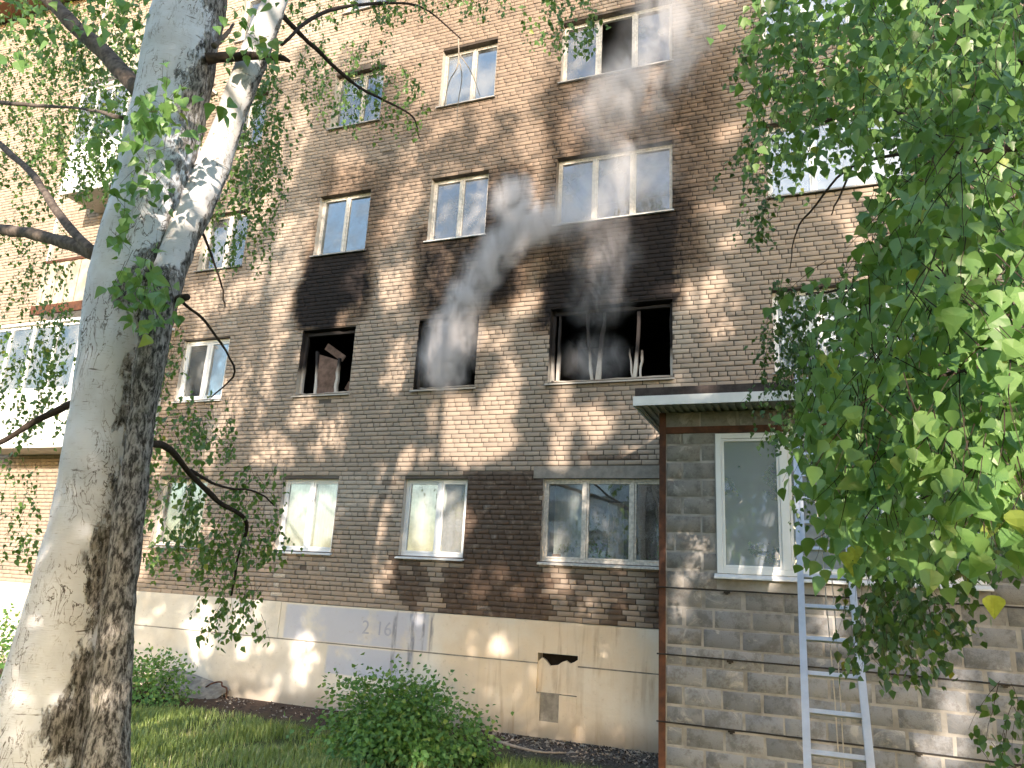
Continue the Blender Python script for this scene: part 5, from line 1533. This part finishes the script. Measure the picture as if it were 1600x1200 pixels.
curtain(-6.28, -5.74, z0 - 0.2, z1 + 0.05, M['curtain'], 'white net curtain in the right half of the window nearest the birch')
curtain(-4.44, -3.27, z0 - 0.2, z1 + 0.05, M['pinkcurtain'], 'pinkish drawn curtain behind the window left of the wet stain')
curtain(-1.95, -1.45, z0 - 0.2, z1 + 0.05, M['curtain'], 'grey net curtain behind the pots in the old painted window', 0.5)
curtain(-1.10, -0.85, z0 - 0.2, z1 - 0.3, M['pinkcurtain'], 'beige curtain hanging behind the middle pane of the old painted window', 0.6, 0.015, 4)
def plant_pot(x, label, mp, h=0.13, r0=0.065, nleaf=60, spread=0.11):
    t = thing('flower_pot', label, 'flower pot', (x, 0.24, z0 + 0.0))
    m = MB(); m.tube([(x, 0.24, z0 + 0.0), (x, 0.24, z0 + h), (x, 0.24, z0 + h - 0.015)], [r0 * 0.72, r0, r0 * 0.9], 16); m.build('pot', mp, t, (x, 0.24, z0))
    r = np.random.default_rng(int(abs(x) * 100))
    if nleaf:
        P = np.array([x, 0.24, z0 + h + 0.08]) + r.normal(0, 1, (nleaf, 3)) * np.array([spread, 0.04, spread])
        P = P[P[:, 2] > z0 + h]
        P[:, 1] = np.clip(P[:, 1], 0.17, 0.34)
        leaf_mass('leaves', P, r.uniform(0.04, 0.08, len(P)), M['houseplant'], t, (x, 0.24, z0), r=r)
m = MB(); m.box(-2.02, 0.02, 0.13, 0.40, z0 - 0.06, z0 - 0.002); m.build('window_board', M['paint'], bld, BLD)
plant_pot(-1.63, 'small white pot on the inner sill of the old painted window', M['pot'], 0.15, 0.07, 30, 0.05)
plant_pot(-1.82, 'orange clay pot beside the small white pot', M['terracotta'], 0.12, 0.075, 0)
plant_pot(-1.16, 'pot with a pale green round-leaved plant behind the middle pane', M['terracotta'], 0.07, 0.06, 70, 0.085)
plant_pot(-0.30, 'wide clay pot with a trailing plant behind the right pane', M['terracotta'], 0.07, 0.16, 26, 0.09)

# ------------------------------------------------------------------ smoke
def smoke_mat(name, dens, scale, col=(0.86, 0.86, 0.89)):
    m, nt, out = mat(name); n = N(nt)
    tc = n.node('ShaderNodeTexCoord')
    ln = n.node('ShaderNodeVectorMath', operation='LENGTH'); n.l(tc.outputs['Object'], ln.inputs[0])
    fall = n.ramp(ln.outputs['Value'], 1.0, 0.15)
    nz_ = n.node('ShaderNodeTexNoise'); nz_.inputs['Scale'].default_value = scale; nz_.inputs['Detail'].default_value = 5; nz_.inputs['Roughness'].default_value = 0.6; nz_.inputs['Distortion'].default_value = 0.8
    n.l(n.scaled(1.3, 1.0, 0.75), nz_.inputs['Vector'])
    d = n.math('MULTIPLY', fall, n.ramp(nz_.outputs['Fac'], 0.32, 0.78))
    d = n.math('MULTIPLY', d, dens)
    pv = n.node('ShaderNodeVolumePrincipled')
    pv.inputs['Color'].default_value = (*col, 1)
    pv.inputs['Anisotropy'].default_value = 0.0
    n.l(d, pv.inputs['Density'])
    n.l(pv.outputs[0], out.inputs['Volume'])
    return m
import bmesh
def sphere_mesh():
    bm = bmesh.new(); bmesh.ops.create_icosphere(bm, subdivisions=2, radius=1.0)
    me = bpy.data.meshes.new('puff'); bm.to_mesh(me); bm.free(); return me
def smoke(label, puffs, dens, scale):
    base = at(puffs[0][0], puffs[0][1], puffs[0][2])
    t = thing('smoke', label, 'smoke', tuple(base))
    sm = smoke_mat('smoke_' + str(len(bpy.data.materials)), dens, scale)
    me = sphere_mesh(); me.materials.append(sm)
    for (px, py, y, rx, ry, rz) in puffs:
        o = link('puff', me, t)
        p = at(px, py, y)
        o.location = tuple(p - base); o.scale = (rx, ry, rz)
smoke('pale grey smoke rising from the middle burnt window', [(695, 565, -0.16, .66, .40, .70), (708, 520, -0.26, .64, .38, .64), (728, 465, -0.38, .52, .34, .55), (755, 420, -0.42, .52, .34, .55), (785, 385, -0.45, .58, .34, .50), (830, 350, -0.48, .75, .34, .50), (800, 310, -0.48, .55, .34, .6)], 12.0, 2.2)
smoke('thin smoke trailing up past the wide windows', [(900, 330, -0.45, 1.2, .34, .7), (985, 260, -0.45, 1.1, .34, .9), (970, 160, -0.5, 1.1, .36, 1.1), (1030, 90, -0.5, 1.1, .36, 1.2), (1060, 20, -0.55, 1.2, .38, 1.2)], 4.2, 1.5)
smoke('faint smoke curling over the sill of the wide burnt window', [(930, 560, -0.02, .70, .30, .55), (945, 400, -0.30, .75, .28, .85), (935, 470, -0.15, .7, .26, .6)], 2.4, 2.6)
